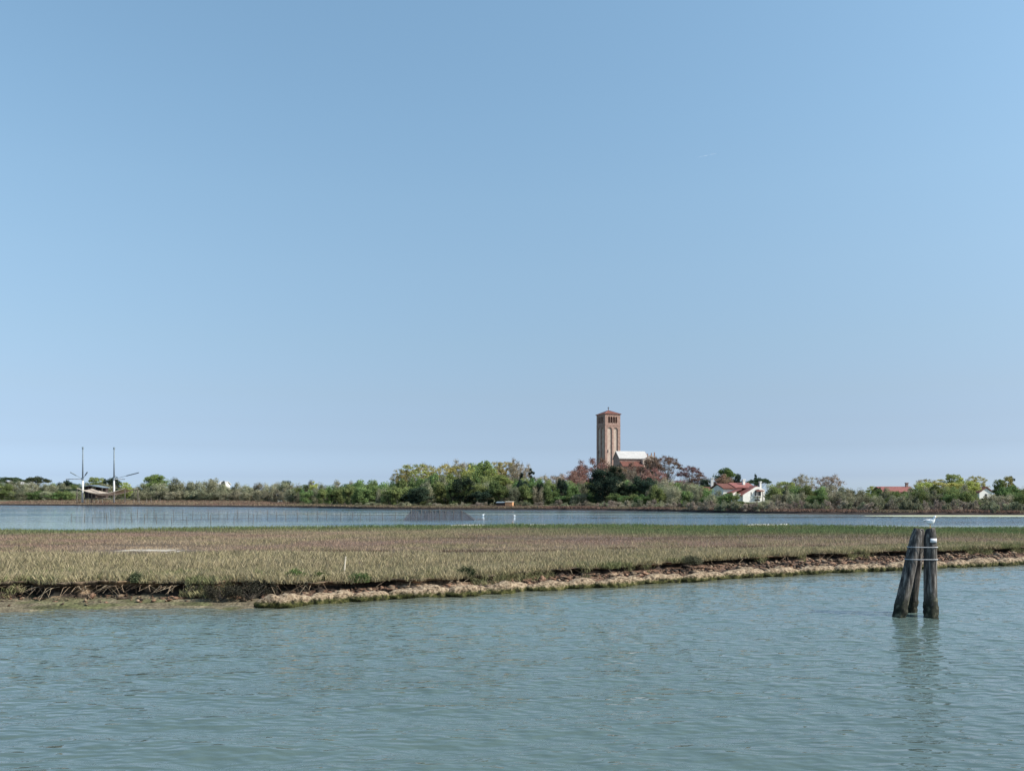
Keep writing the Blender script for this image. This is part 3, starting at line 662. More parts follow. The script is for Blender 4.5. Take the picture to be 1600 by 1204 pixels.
TREES = {
 'tamarisk': dict(h=7, r=3.2, base=.08, shape='round', clumps=34, cr=1.15, leaves=5400, leaf=.30, trunk=.12, stems=4, flat=1.1, c=[(0.209, 0.215, 0.128), (0.333, 0.317, 0.202)], hollow=.2),
 'greenshrub': dict(h=6.5, r=3.2, base=.05, shape='round', clumps=34, cr=1.15, leaves=5700, leaf=.34, trunk=.14, stems=3, c=[(0.100, 0.159, 0.053), (0.209, 0.262, 0.083)], hollow=.2),
 'scrub': dict(h=2.2, r=2.0, base=.0, shape='dome', clumps=26, cr=.6, leaves=3300, leaf=.24, trunk=.05, stems=5, flat=1, c=[(0.200, 0.215, 0.120), (0.300, 0.285, 0.179)], hollow=0),
 'greyscrub': dict(h=2.4, r=2.2, base=.0, shape='dome', clumps=26, cr=.62, leaves=2550, leaf=.22, trunk=.05, stems=6, flat=1, twigs=3, bark='barkpale', c=[(0.233, 0.199, 0.149), (0.333, 0.277, 0.209)], hollow=0),
 'green': dict(h=11, r=4.4, base=.16, shape='round', clumps=44, cr=1.35, leaves=7800, leaf=.40, trunk=.24, c=[(0.109, 0.167, 0.045), (0.242, 0.293, 0.083)]),
 'dark': dict(h=10, r=4.0, base=.08, shape='round', clumps=46, cr=1.3, leaves=8400, leaf=.38, trunk=.24, c=[(0.026, 0.047, 0.034), (0.055, 0.083, 0.049)]),
 'cypress': dict(h=11, r=1.6, base=.04, shape='column', clumps=34, cr=.7, leaves=5400, leaf=.3, trunk=.16, c=[(0.023, 0.042, 0.034), (0.047, 0.072, 0.049)], leader=.85),
 'pine': dict(h=12, r=5.5, base=.5, shape='umbrella', clumps=40, cr=1.2, leaves=6900, leaf=.36, trunk=.26, flat=.5, c=[(0.046, 0.071, 0.039), (0.092, 0.120, 0.056)], leader=.6),
 'airy': dict(h=13, r=6.0, base=.22, shape='round', clumps=96, cr=1.15, leaves=8200, leaf=.33, trunk=.24, twigs=4, limb=.36, bark='barkpale', flat=.5, c=[(0.300, 0.301, 0.083), (0.499, 0.444, 0.128)], hollow=.35, leader=.5),
 'yellowgreen': dict(h=12, r=3.6, base=.2, shape='round', clumps=44, cr=1.1, leaves=6000, leaf=.36, trunk=.2, twigs=2, c=[(0.250, 0.277, 0.067), (0.449, 0.421, 0.113)]),
 'budding': dict(h=13, r=6.0, base=.28, shape='umbrella', clumps=84, cr=.95, leaves=5200, leaf=.28, trunk=.26, twigs=6, limb=.36, flat=.45, c=[(0.247, 0.124, 0.098), (0.351, 0.195, 0.150)], hollow=.15, leader=.45),
 'reddish': dict(h=11, r=4.6, base=.15, shape='round', clumps=72, cr=1.15, leaves=7600, leaf=.30, trunk=.22, twigs=4, limb=.34, c=[(0.208, 0.114, 0.086), (0.312, 0.182, 0.130)], hollow=.25),
 'bare': dict(h=10, r=4.6, base=.15, shape='round', clumps=80, cr=1.0, leaves=5200, leaf=.26, trunk=.22, twigs=6, limb=.32, bark='barkpale', c=[(0.283, 0.231, 0.158), (0.416, 0.342, 0.232)], hollow=.2, leader=.45),
}
PROTO = {k: [make_tree(k, 100 * i + 7 * j + 1) for j in range(3)] for i, k in enumerate(TREES)}
NAMES = {'tamarisk': 'tamarisk_shrub', 'greenshrub': 'leafy_shrub', 'scrub': 'low_shrub', 'greyscrub': 'low_shrub', 'green': 'leafy_tree', 'dark': 'evergreen_tree', 'cypress': 'cypress_tree',
         'pine': 'umbrella_pine', 'airy': 'airy_tree', 'yellowgreen': 'leafy_tree', 'budding': 'budding_tree', 'reddish': 'budding_tree', 'bare': 'bare_tree'}
trng = random.Random(77)
def tree(kind, px, py_top, Y, wpx, label, group=None):
    X = PX(px, Y); z = float(isl_z(np.array([X]), np.array([Y]))[0])
    hgt = H - (py_top - YH) * Y / F - z
    if hgt < .5: hgt = .5
    tm, cm, h0, r0 = PROTO[kind][trng.randrange(3)]
    sz = hgt / (h0 * 1.04); sx = (wpx / F * Y / 2) / r0 * .86
    shrub = kind in ('tamarisk', 'greenshrub', 'scrub', 'greyscrub')
    o = thing(NAMES[kind], label, 'shrub' if shrub else 'tree', (X, Y, z - .05), trng.uniform(0, 6.28), group)
    o.scale = (sx * trng.uniform(.92, 1.08), sx * trng.uniform(.92, 1.08), sz)
    link('trunk', tm, None, o); link('crown', cm, None, o)
    return o

# the wood line, feature trees first
T = tree
# left, far behind the fishing hut
T('pine', 18, 744, 345, 50, 'dark flat-topped pine over the white distant house')
T('pine', 58, 743, 340, 44, 'dark rounded pine beside the flat-topped pine behind white house')
T('dark', 104, 748, 335, 34, 'dark evergreen tree left of the fishing hut')
T('green', 150, 741, 330, 34, 'bright green tree standing behind the fishing hut roof')
T('cypress', 165, 743, 325, 9, 'slim dark cypress behind the fishing hut')
T('dark', 178, 742, 320, 28, 'dark evergreen behind the net pole with green tree before it')
T('yellowgreen', 196, 752, 300, 26, 'yellow green rounded tree beside the sagging net')
T('green', 243, 741, 320, 52, 'broad green tree right of the fishing net poles')
T('cypress', 328, 742, 325, 8, 'thin dark cypress above the grey tamarisks')
T('cypress', 348, 746, 325, 10, 'short leaning dark cypress near the distant pale roof')
T('dark', 448, 749, 300, 22, 'dark round tree rising over the tamarisk belt')
T('yellowgreen', 490, 749, 230, 20, 'small bright yellow green tree above the shore thicket')
T('dark', 110, 762, 318, 60, 'dark low thicket tree left of the fishing hut piles')
# centre left thicket
T('airy', 645, 720, 232, 66, 'airy yellow green tree with open branches over the shore thicket')
T('airy', 690, 721, 236, 62, 'second airy yellow green tree beside the open-branched one')
T('bare', 724, 715, 245, 48, 'bare arching tree between airy and yellow green trees')
T('yellowgreen', 731, 722, 222, 28, 'bright yellow tree in front of the bare arching tree')
T('green', 757, 720, 228, 46, 'tall fresh green tree left of the grey-topped trees')
T('airy', 776, 716, 240, 44, 'grey green open tree behind the tall fresh green tree')
T('bare', 806, 714, 238, 42, 'grey bare-topped tree beside dark pointed evergreen')
T('cypress', 830, 725, 225, 12, 'dark pointed evergreen leaning beside grey bare-topped tree')
T('cypress', 813, 730, 228, 12, 'dark narrow evergreen against the grey bare-topped tree')
T('cypress', 722, 741, 205, 26, 'dark conical evergreen in front of the yellow tree')
T('dark', 655, 758, 188, 46, 'low dark evergreen at the water edge under airy trees')
T('dark', 722, 743, 189, 46, 'broad dark evergreen in front of the tall thicket')
T('green', 782, 742, 212, 54, 'rounded green tree over the orange shore box')
T('dark', 816, 746, 190, 24, 'dark evergreen behind grey-green shrubs near orange box')
T('bare', 848, 738, 250, 40, 'pale grey bare tree left of the reddish trees')
# around the tower and church
T('reddish', 892, 733, 275, 50, 'reddish budding tree left of the bell tower')
T('reddish', 925, 713, 330, 62, 'tall reddish budding tree at the foot of the tower')
T('reddish', 960, 722, 300, 50, 'reddish brown tree screening the lower bell tower')
T('dark', 943, 729, 186, 58, 'large dark evergreen before the bell tower')
T('dark', 962, 724, 262, 34, 'dark grey-green evergreen beneath the pale church roof')
T('dark', 877, 744, 190, 22, 'dark evergreen beside the reddish budding tree')
T('bare', 985, 728, 280, 30, 'brown twiggy tree against the church wall')
T('reddish', 1012, 736, 300, 44, 'rusty budding tree against the church gable')
T('dark', 1004, 740, 186, 46, 'dark evergreen below the church gable')
T('budding', 1043, 710, 320, 56, 'tall bare reddish tree with spreading limbs right of church')
T('budding', 1080, 726, 300, 46, 'low spreading bare reddish tree beside the tall bare one')
T('reddish', 1060, 748, 280, 70, 'rusty tree mass under the spreading bare trees')
T('dark', 1034, 754, 184, 32, 'small dark evergreen under the tall bare reddish tree')
T('dark', 1104, 746, 275, 26, 'dark tree beside the detached white chimney')
T('green', 1134, 731, 300, 44, 'green tree behind the white house')
T('cypress', 1139, 727, 305, 10, 'slim cypress in the green tree behind the white house')
T('dark', 1152, 738, 290, 18, 'dark conical tree behind the white house roof')
T('reddish', 1128, 741, 285, 44, 'rusty leafed tree behind the white house')
T('pine', 1186, 745, 300, 46, 'dark rounded tree behind the white house chimneys')
T('cypress', 1181, 733, 330, 7, 'thin leaning dark treetop over the white house chimney')
T('reddish', 905, 726, 320, 46, 'reddish twiggy tree left of the large dark evergreen')
T('reddish', 942, 716, 340, 46, 'reddish brown tree hiding the tower base')
T('reddish', 975, 724, 330, 40, 'reddish tree hiding the lower church roof')
T('reddish', 998, 722, 335, 34, 'thin rusty tree in front of the church gable arches')
T('dark', 974, 752, 186, 36, 'dark evergreen between the two dark trees before the church')
T('green', 915, 752, 225, 50, 'green tree left of the large dark evergreen')
T('green', 1058, 752, 222, 50, 'green tree below the spreading bare trees')
T('green', 1088, 756, 225, 40, 'green tree left of the detached white chimney')
T('dark', 842, 750, 190, 20, 'dark evergreen left of the green scrub slope')
T('dark', 640, 766, 194, 34, 'dark low tree at the left foot of the airy trees')
T('dark', 690, 752, 205, 40, 'dark evergreen under the second airy tree')
T('dark', 755, 764, 188, 40, 'dark evergreen left of the orange shore hut')
T('green', 700, 738, 218, 44, 'fresh green tree under the second airy tree')
T('green', 665, 742, 214, 46, 'fresh green tree under the open-branched airy tree')
# right of the white house
T('green', 1226, 748, 225, 44, 'green tree just right of the white house')
T('bare', 1255, 739, 240, 50, 'grey bare tree with round crown right of the white house')
T('bare', 1295, 739, 245, 50, 'grey brown bare tree with branch tips showing')
T('dark', 1234, 764, 172, 36, 'dark evergreen shrub-like tree beside the grey bare trees')
T('dark', 1325, 764, 205, 34, 'low dark tree right of the grey bare trees')
T('yellowgreen', 1362, 758, 280, 22, 'small yellow green tree left of the red roof')
T('dark', 1374, 759, 270, 12, 'small dark round tree left of the red roof')
T('airy', 1448, 745, 240, 40, 'pale open-branched tree right of the brown chimney')
T('green', 1489, 735, 250, 34, 'tall green tree with knobbly crown near the right houses')
T('yellowgreen', 1474, 746, 230, 64, 'broad olive green tree below the knobbly crowned tree')
T('airy', 1526, 740, 305, 40, 'open grey green tree behind the white gabled house')
T('green', 1561, 744, 225, 22, 'green tree beside the white gabled house')
T('yellowgreen', 1574, 742, 228, 22, 'orange tinged green tree right of the white gabled house')
T('cypress', 1581, 738, 260, 12, 'thin sparse conifer at the right end of the wood')
T('green', 1636, 744, 240, 50, 'green tree past the right end of the wood')

T('airy', 628, 729, 228, 40, 'open yellow green tree at the outer edge of the airy group')
T('airy', 667, 721, 240, 50, 'airy yellow green tree between the two open-branched ones')
T('airy', 712, 722, 238, 44, 'airy tree left of the bright yellow tree')
T('green', 742, 721, 236, 40, 'fresh green tree behind the bright yellow tree')
T('airy', 792, 716, 244, 46, 'airy grey green tree before the grey bare-topped tree')
T('yellowgreen', 768, 730, 222, 44, 'yellow green rounded tree above the orange shore hut')
T('bare', 820, 722, 242, 34, 'small grey twiggy tree behind the dark pointed evergreen')
T('bare', 868, 738, 268, 44, 'pale mauve twiggy tree left of the reddish trees')
T('budding', 1018, 711, 330, 44, 'bare reddish tree rising over the church gable')
T('reddish', 985, 722, 338, 36, 'mauve brown tree in front of the church nave')
T('reddish', 1022, 728, 310, 44, 'rusty tree at the right corner of the church')
T('reddish', 1090, 740, 290, 44, 'rusty tree between the low spreading tree and white chimney')
T('yellowgreen', 1508, 744, 236, 40, 'light yellow green tree left of the white gabled house')
T('yellowgreen', 1445, 752, 228, 44, 'light yellow green tree by the brown chimney')
# thickets between them, by stretch of shore
sil_x = [-80, 0, 90, 150, 210, 240, 270, 300, 330, 345, 390, 420, 450, 490, 520, 560, 600, 640, 700, 760, 830, 870, 915, 1000, 1060, 1110, 1130, 1205, 1240, 1320, 1370, 1430, 1470, 1512, 1530, 1550, 1562, 1600, 1700]
sil_y = [750, 752, 755, 758, 754, 750, 750, 752, 748, 753, 759, 753, 753, 754, 752, 748, 752, 745, 742, 742, 746, 750, 750, 748, 748, 762, 766, 756, 756, 762, 765, 762, 756, 760, 776, 776, 760, 760, 758]
frt_x = [-80, 400, 440, 480, 620, 870, 1130, 1600]; frt_d = [80, 76, 50, 13, 9, 14, 15, 17]
def zone(px):
    for x1, ks, label, grp in ZONES:
        if px < x1: return ks, label, grp
    return ZONES[-1][1:]
ZONES = [
 (130, ['tamarisk', 'greenshrub', 'tamarisk'], 'grey green thicket shrub left of the fishing hut', 'thicket left of the fishing hut'),
 (455, ['tamarisk', 'tamarisk', 'tamarisk'], 'pale grey green tamarisk behind the brown far bank', 'tamarisk belt behind the brown bank'),
 (625, ['greenshrub', 'greenshrub', 'tamarisk'], 'green thicket shrub on the shore behind the stake fence', 'green thicket behind the stake fence'),
 (870, ['greenshrub', 'greenshrub', 'tamarisk'], 'leafy shrub in the thicket behind the dark net enclosure', 'thicket behind the net enclosure'),
 (1120, ['greenshrub', 'tamarisk', 'greenshrub'], 'leafy shrub below the bell tower and church', 'shrubs below the church'),
 (1350, ['greenshrub', 'tamarisk', 'tamarisk'], 'olive shrub on the shore around the white house', 'shrubs around the white house'),
 (1800, ['greenshrub', 'greenshrub', 'tamarisk'], 'olive green shrub in front of the right-hand houses', 'shrubs before the distant houses')]
LANDMARK = [(18, 'the dark flat-topped pine'), (58, 'the dark rounded pine'), (104, 'the dark evergreen beside the hut'), (148, 'the fishing hut'), (196, 'the sagging lift net'), (243, 'the broad green tree past the net poles'),
 (290, 'the pale bank posts'), (328, 'the thin cypress above tamarisks'), (348, 'the distant pale roof'), (395, 'the dip in the tamarisk belt'), (437, 'the tiny white shed'), (490, 'the small yellow green tree'), (540, 'the stake fence'), (590, 'the fence end by the net enclosure'),
 (645, 'the open-branched airy tree'), (690, 'the second airy tree'), (731, 'the bright yellow tree'), (765, 'the tall fresh green tree'), (788, 'the orange-fronted hut'), (815, 'the grey bare-topped tree'), (848, 'the pale grey bare tree'), (892, 'the reddish tree beside the tower'),
 (945, 'the bell tower'), (1000, 'the church'), (1043, 'the tall bare reddish tree'), (1080, 'the low spreading reddish tree'), (1114, 'the detached white chimney'), (1165, 'the white house'), (1226, 'the green tree past the white house'), (1255, 'the round grey bare tree'), (1295, 'the bare tree with branch tips'),
 (1335, 'the low dark tree past the bare trees'), (1368, 'the small dark round tree'), (1403, 'the long orange roof'), (1448, 'the pale tree past the brown chimney'), (1489, 'the knobbly crowned tree'), (1540, 'the white gabled house'), (1581, 'the sparse conifer'), (1640, 'the last green tree of the wood')]
LOOK = {'tamarisk': 'feathery grey green shrub', 'greenshrub': 'dense leafy green shrub', 'scrub': 'olive green rounded shrub', 'greyscrub': 'twiggy grey brown shrub'}
def lmk(size, kind, px):
    p = min(LANDMARK, key=lambda q: abs(q[0] - px))[1]; l = '%s %s in front of %s' % (size, LOOK[kind], p)
    return l, l.replace(' shrub', ' shrubs')
px = -70.0
while px < 1680:                                   # tall back row
    ks, lab, grp = zone(px); top = np.interp(px, sil_x, sil_y) + trng.uniform(-2.5, 4)
    house = 1112 < px < 1200
    Y = float(far_shore(np.array([PX(px, 200)]))[0]) + np.interp(px, frt_x, frt_d) + trng.uniform(14, 34)
    if not house: kk = trng.choice(ks); T(kk, px, top, Y, trng.uniform(24, 36), *lmk('tall', kk, px))
    px += trng.uniform(9, 15)
px = -70.0
while px < 1680:                                   # lower front row
    ks, lab, grp = zone(px); base = np.interp(px, sil_x, sil_y)
    house = 1120 < px < 1203
    Y = float(far_shore(np.array([PX(px, 190)]))[0]) + np.interp(px, frt_x, frt_d) + trng.uniform(2, 10)
    top = (base + trng.uniform(7, 15)) if not house else trng.uniform(778, 784)
    if house and px < 1156: top = trng.uniform(763, 770)
    if 868 < px < 1010: top = trng.uniform(768, 776)
    if px < 440: top = max(top, 763 + trng.uniform(0, 6))
    if not (128 < px < 205): kk = trng.choice(ks); T(kk, px, top, Y, trng.uniform(20, 34), *lmk('medium', kk, px))
    px += trng.uniform(9, 14)
px = 560.0
while px < 1690:                                   # shore scrub belt
    Y = float(far_shore(np.array([PX(px, 165)]))[0]) + trng.uniform(4, 11)
    k = trng.choice(['scrub', 'scrub', 'greyscrub']) if px < 1020 else trng.choice(['scrub', 'greyscrub', 'greyscrub'])
    top = trng.uniform(780, 787) if px > 860 else trng.uniform(783, 790)
    if 768 < px < 810: top = 793
    if 1155 < px < 1205: top = trng.uniform(785, 788)
    T(k, px, top, Y, trng.uniform(18, 30), *lmk('low', k, px))
    px += trng.uniform(7, 12)

# dark bushes and green plants growing on the near marsh edge
def bush(px, py_base, w, h, c, label, seed, foot=False):
    Yb = YW(py_base, .2 if foot else .5); X = PX(px, Yb); mb = MB(); r = random.Random(seed); rs = np.random.default_rng(seed)
    o = thing('marsh_bush', label, 'bush', (X, Yb, .10 if foot else float(marsh_z(X, Yb)) - .06))
    pts = []
    for i in range(26):
        a = r.uniform(0, 6.28); q = r.random() ** .5; e = Vector((math.cos(a) * q * w / 2, math.sin(a) * q * w / 2 * .8, h * (1 - .5 * q * q) * r.uniform(.6, 1)))
        mb.tube([(0, 0, 0), e * .5 + Vector((0, 0, .04)), e], [.012, .009, .004], 3, False); pts.append(e); pts.append(e * .7)
    mb.build('stem', M['bark'], o)
    n = 2600; ctr = np.array([tuple(pts[i]) for i in rs.integers(0, len(pts), n)]); p = ctr + rs.normal(size=(n, 3)) * .06; p[:, 2] = np.maximum(p[:, 2], .02)
    nr = rs.normal(size=(n, 3)); nr /= np.linalg.norm(nr, axis=1, keepdims=True); t1 = np.cross(nr, rs.normal(size=(n, 3))); t1 /= np.linalg.norm(t1, axis=1, keepdims=True); t2 = np.cross(nr, t1)
    s = .05 * (.6 + .8 * rs.random((n, 1))); V = np.stack([p - t1 * s * .5, p + t2 * s * .25, p + t1 * s * .5, p - t2 * s * .25], 1)
    C = np.array(c) * (1 + .3 * rs.normal(size=(n, 1))).clip(.4, 1.8)
    link('foliage', mesh_np('foliage', V.reshape(-1, 3), np.arange(4 * n).reshape(n, 4), np.repeat(C, 4, 0).clip(0, 1)), M['leaf'], o)
bush(392, 931, 1.7, .66, (.06, .06, .04), 'wide dark tangled bush on the marsh edge beside the first fibre roll', 1, True)
bush(345, 933, 1.2, .55, (.07, .065, .045), 'small dark tangled bush above hanging roots on the marsh edge', 2, True)
bush(462, 909, .62, .36, (.075, .13, .035), 'bright green bush on the marsh edge nearest the dark tangle', 3)
bush(499, 909, .50, .30, (.08, .13, .04), 'small green bush between the bright bush and white stake', 4)
bush(560, 908, .62, .28, (.075, .12, .04), 'low green bush just past the white stake', 5)
bush(214, 912, .45, .22, (.09, .10, .05), 'dark green tuft over the undercut bank of the mudflat', 6)
bush(1082, 880, .9, .34, (.085, .085, .05), 'dark green bush above the red debris bank', 7)
bush(728, 900, .7, .36, (.07, .085, .04), 'dark leaning tuft where the debris bank begins', 8)

# ------------------------------------------------------------------ bell tower
def arch_poly(x0, x1, z0, zs, n=8):
    """opening outline: rectangle with a round head, springing at zs"""
    r_ = (x1 - x0) / 2; cx = (x0 + x1) / 2
    return [(x0, z0), (x1, z0)] + [(cx + r_ * math.cos(math.pi * i / n), zs + r_ * math.sin(math.pi * i / n)) for i in range(n + 1)]
def arcade_wall(mb, xs, z0, z1, zb, zs, y0, y1, W0, W1):
    """wall slab in the XZ plane between y0 and y1 with round-headed openings"""
    cur = W0
    for x0, x1 in xs:
        mb.box(cur, x0, y0, y1, z0, z1)
        if zb > z0: mb.box(x0, x1, y0, y1, z0, zb)
        r_ = (x1 - x0) / 2; cx = (x0 + x1) / 2; n = 8
        for i in range(n):
            a, b = math.pi * (1 - i / n), math.pi * (1 - (i + 1) / n)
            xa, xb = cx + r_ * math.cos(a), cx + r_ * math.cos(b); za, zb_ = zs + r_ * math.sin(a), zs + r_ * math.sin(b)
            mb.prism([(xa, za), (xb, zb_), (xb, z1), (xa, z1)], 'y', y0, y1)
        cur = x1
    mb.box(cur, W1, y0, y1, z0, z1)
def build_tower():
    Y = 507.0; X = PX(950.6, Y); g = float(isl_z(np.array([X]), np.array([Y]))[0]); a = 10.6; h = a / 2
    t = thing('bell_tower', 'tall square brick bell tower with arched belfry and tiled roof', 'tower', (X, Y, g - .2), R(23))
    zt = H - (647.2 - YH) * Y / F - g; zb0 = H - (663.5 - YH) * Y / F - g; zo0 = H - (661.0 - YH) * Y / F - g; zo1 = H - (651 - YH) * Y / F - g
    rec = .55; ztop = zb0 - .6
    w = MB(); w.box(-h + rec, h - rec, -h + rec, h - rec, 0, ztop + .3); w.build('shaft', M['brickpanel'], t)
    for q in range(4):
        rot = Matrix.Rotation(q * math.pi / 2, 4, 'Z')
        p = MB(); arcade_wall(p, [(-h + 1.55, -.55), (.55, h - 1.75)], 0, ztop, 0, ztop - 2.6, -h, -h + rec - .003, -h + (.0 if q % 2 == 0 else rec), h - (0 if q % 2 == 0 else rec))
        o = p.build('pilaster_arcade', M['brick'], t); o.matrix_local = rot
        for (wx, wz) in ((-h + 2.2, .62), (-h + 2.2, .36), (1.8, .5)):
            s = MB(); s.box(wx - .32, wx + .32, -h + rec - .06, -h + rec + .1, ztop * wz, ztop * wz + 1.9); o = s.build('slit_window', M['glass'], t); o.matrix_local = rot
        b = MB(); xs = []; x = -3.1
        for i in range(4): xs.append((x, x + 1.12)); x += 1.62 + (.12 if i == 1 else 0)
        arcade_wall(b, xs, ztop + .31, zt - .3, zo0, zo1 - .6, -h + .02, -h + .85, -h + (.02 if q % 2 == 0 else .85), h - (.02 if q % 2 == 0 else .85))
        o = b.build('belfry_wall', M['brick'], t); o.matrix_local = rot
        for i in range(3):
            cx = (xs[i][1] + xs[i + 1][0]) / 2; c = MB(); c.tube([(cx, -h - .04, zo0 - .1), (cx, -h - .04, zo1 - .5)], .2, 8); o = c.build('column', M['brick'], t); o.matrix_local = rot
    s = MB(); s.box(-h - .1, h + .1, -h - .1, h + .1, ztop, ztop + .3); s.build('string_course', M['brick'], t)
    s = MB(); s.box(-h - .25, h + .25, -h - .25, h + .25, zt - .3, zt); s.build('cornice', M['brick'], t)
    e = h + .5; zr = H - (640.6 - YH) * Y / F - g
    rf = MB(); rf.add([(-e, -e, zt), (e, -e, zt), (e, e, zt), (-e, e, zt), (0, 0, zr)], [(0, 1, 4), (1, 2, 4), (2, 3, 4), (3, 0, 4), (3, 2, 1, 0)]); ro = rf.build('roof', M['tile'], t)
    rg = MB()
    for cx, cy in ((-e, -e), (e, -e), (e, e), (-e, e)): rg.tube([(cx, cy, zt + .02), (0, 0, zr + .05)], .16, 5)
    rg.build('ridge_tiles', M['tilered'], ro)
    c = MB(); c.box(-.13, .13, -.13, .13, zr - .2, zr + 2.2); c.box(-.6, .6, -.1, .1, zr + 1.4, zr + 1.65); c.build('cross', M['dark'], ro)
    fr_ = MB(); fr_.box(-3.4, 3.4, -3.4, 3.4, ztop + .31, zt - .31); fr_.build('belfry_shade_core', M['dark'], t)  # dark block added inside so the belfry openings look shaded
build_tower()

# ------------------------------------------------------------------ church beside the tower
def build_church():
    Y = 470.0; k = Y / F; X = PX(1000, Y); g = float(isl_z(np.array([X]), np.array([Y]))[0])
    t = thing('brick_church', 'brick church with pale roof and arched gable below the tower', 'church', (X, Y, g - .2), R(12))
    zr = H - (705 - YH) * k - g; ze = H - (716 - YH) * k - g
    # nave, ridge running left, gable facing right
    n0, n1 = -14.0, 3.4; d = 5.2
    w = MB(); w.prism([(-d, 0), (d, 0), (d, ze), (0, zr - .3), (-d, ze)], 'x', n0, n1); w.build('nave_wall', M['brick'], t)
    for s in (-1, 1):
        rf = MB(); rf.prism([(s * (d + .6), ze - .35), (0, zr - .05), (0, zr + .3), (s * (d + .6), ze)], 'x', n0 - .4, n1 - .6); rf.build('roof', M['paleroof'], t)
    # transept block with stepped gable towards the viewer
    tr = MB(); g0, g1 = -1.5, 8.0; zg = H - (711 - YH) * k - g; ze2 = H - (722 - YH) * k - g
    tr.prism([(g0, 0), (g1, 0), (g1, ze2), ((g0 + g1) / 2 + .5, zg), (g0, ze2 + 1)], 'y', -d - 3.2, -d - .05); tr.build('gable_wall', M['brickpanel'], t)
    for i in range(3):
        xc = g0 + 1.7 + i * 3.0; a = MB(); a.prism(arch_poly(xc - .95, xc + .95, 3, ze2 - 3.6, 8), 'y', -d - 3.28, -d - 3.1); a.build('blind_arch', M['tile'], t)
        b = MB(); b.prism(arch_poly(xc - .55, xc + .55, 6, ze2 - 4.4, 8), 'y', -d - 3.34, -d - 3.2); b.build('window', M['glass'], t)
    for i in range(4):
        p = MB(); p.box(g0 + .1 + i * 3.05, g0 + .6 + i * 3.05, -d - 3.5, -d - 3.15, 0, ze2 - 1.2 + (1 if i in (1, 2) else 0)); p.build('buttress', M['brick'], t)
    for i, xx in enumerate((g0 + 3, g0 + 5.2, g0 + 7)):
        p = MB(); p.box(xx - .25, xx + .25, -d - 3.0, -d - 2.5, ze2 + .5, zg + .8 + .4 * i); p.build('pinnacle', M['brick'], t)
    # side aisle with arched windows
    ai = MB(); ai.prism([(-d - 4, 0), (-d - .02, 0), (-d - .02, ze - 2.2), (-d - 4, ze - 4.6)], 'x', n0 + .5, g0 - .05); ai.build('aisle_wall', M['brick'], t)
    ar = MB(); ar.prism([(-d - 4.5, ze - 4.75), (-d - .03, ze - 2.1), (-d - .03, ze - 1.8), (-d - 4.5, ze - 4.45)], 'x', n0 + .3, g0 - .1); ar.build('aisle_roof', M['tile'], t)
    for i in range(4):
        xc = n0 + 2.2 + i * 2.8; a = MB(); a.prism(arch_poly(xc - .45, xc + .45, 4, ze - 7, 8), 'y', -d - 4.06, -d - 3.9); a.build('window', M['glass'], t)
    ap = MB(); pts = [(n1 - .1 + 3.2 * math.sin(math.pi * i / 10), -3.2 * math.cos(math.pi * i / 10)) for i in range(11)]
    ap.prism(pts, 'z', 0, ze - 2); ap.build('apse', M['brickpanel'], t)
    ac = MB(); n_ = len(pts); ac.add([(x * 1.0 + (.2 if i not in (0, 10) else 0), y * 1.06, ze - 2) for i, (x, y) in enumerate(pts)] + [(n1 - .05, 0, ze + .2)], [(i, i + 1, n_) for i in range(n_ - 1)]); ac.build('apse_roof', M['tile'], t)
build_church()

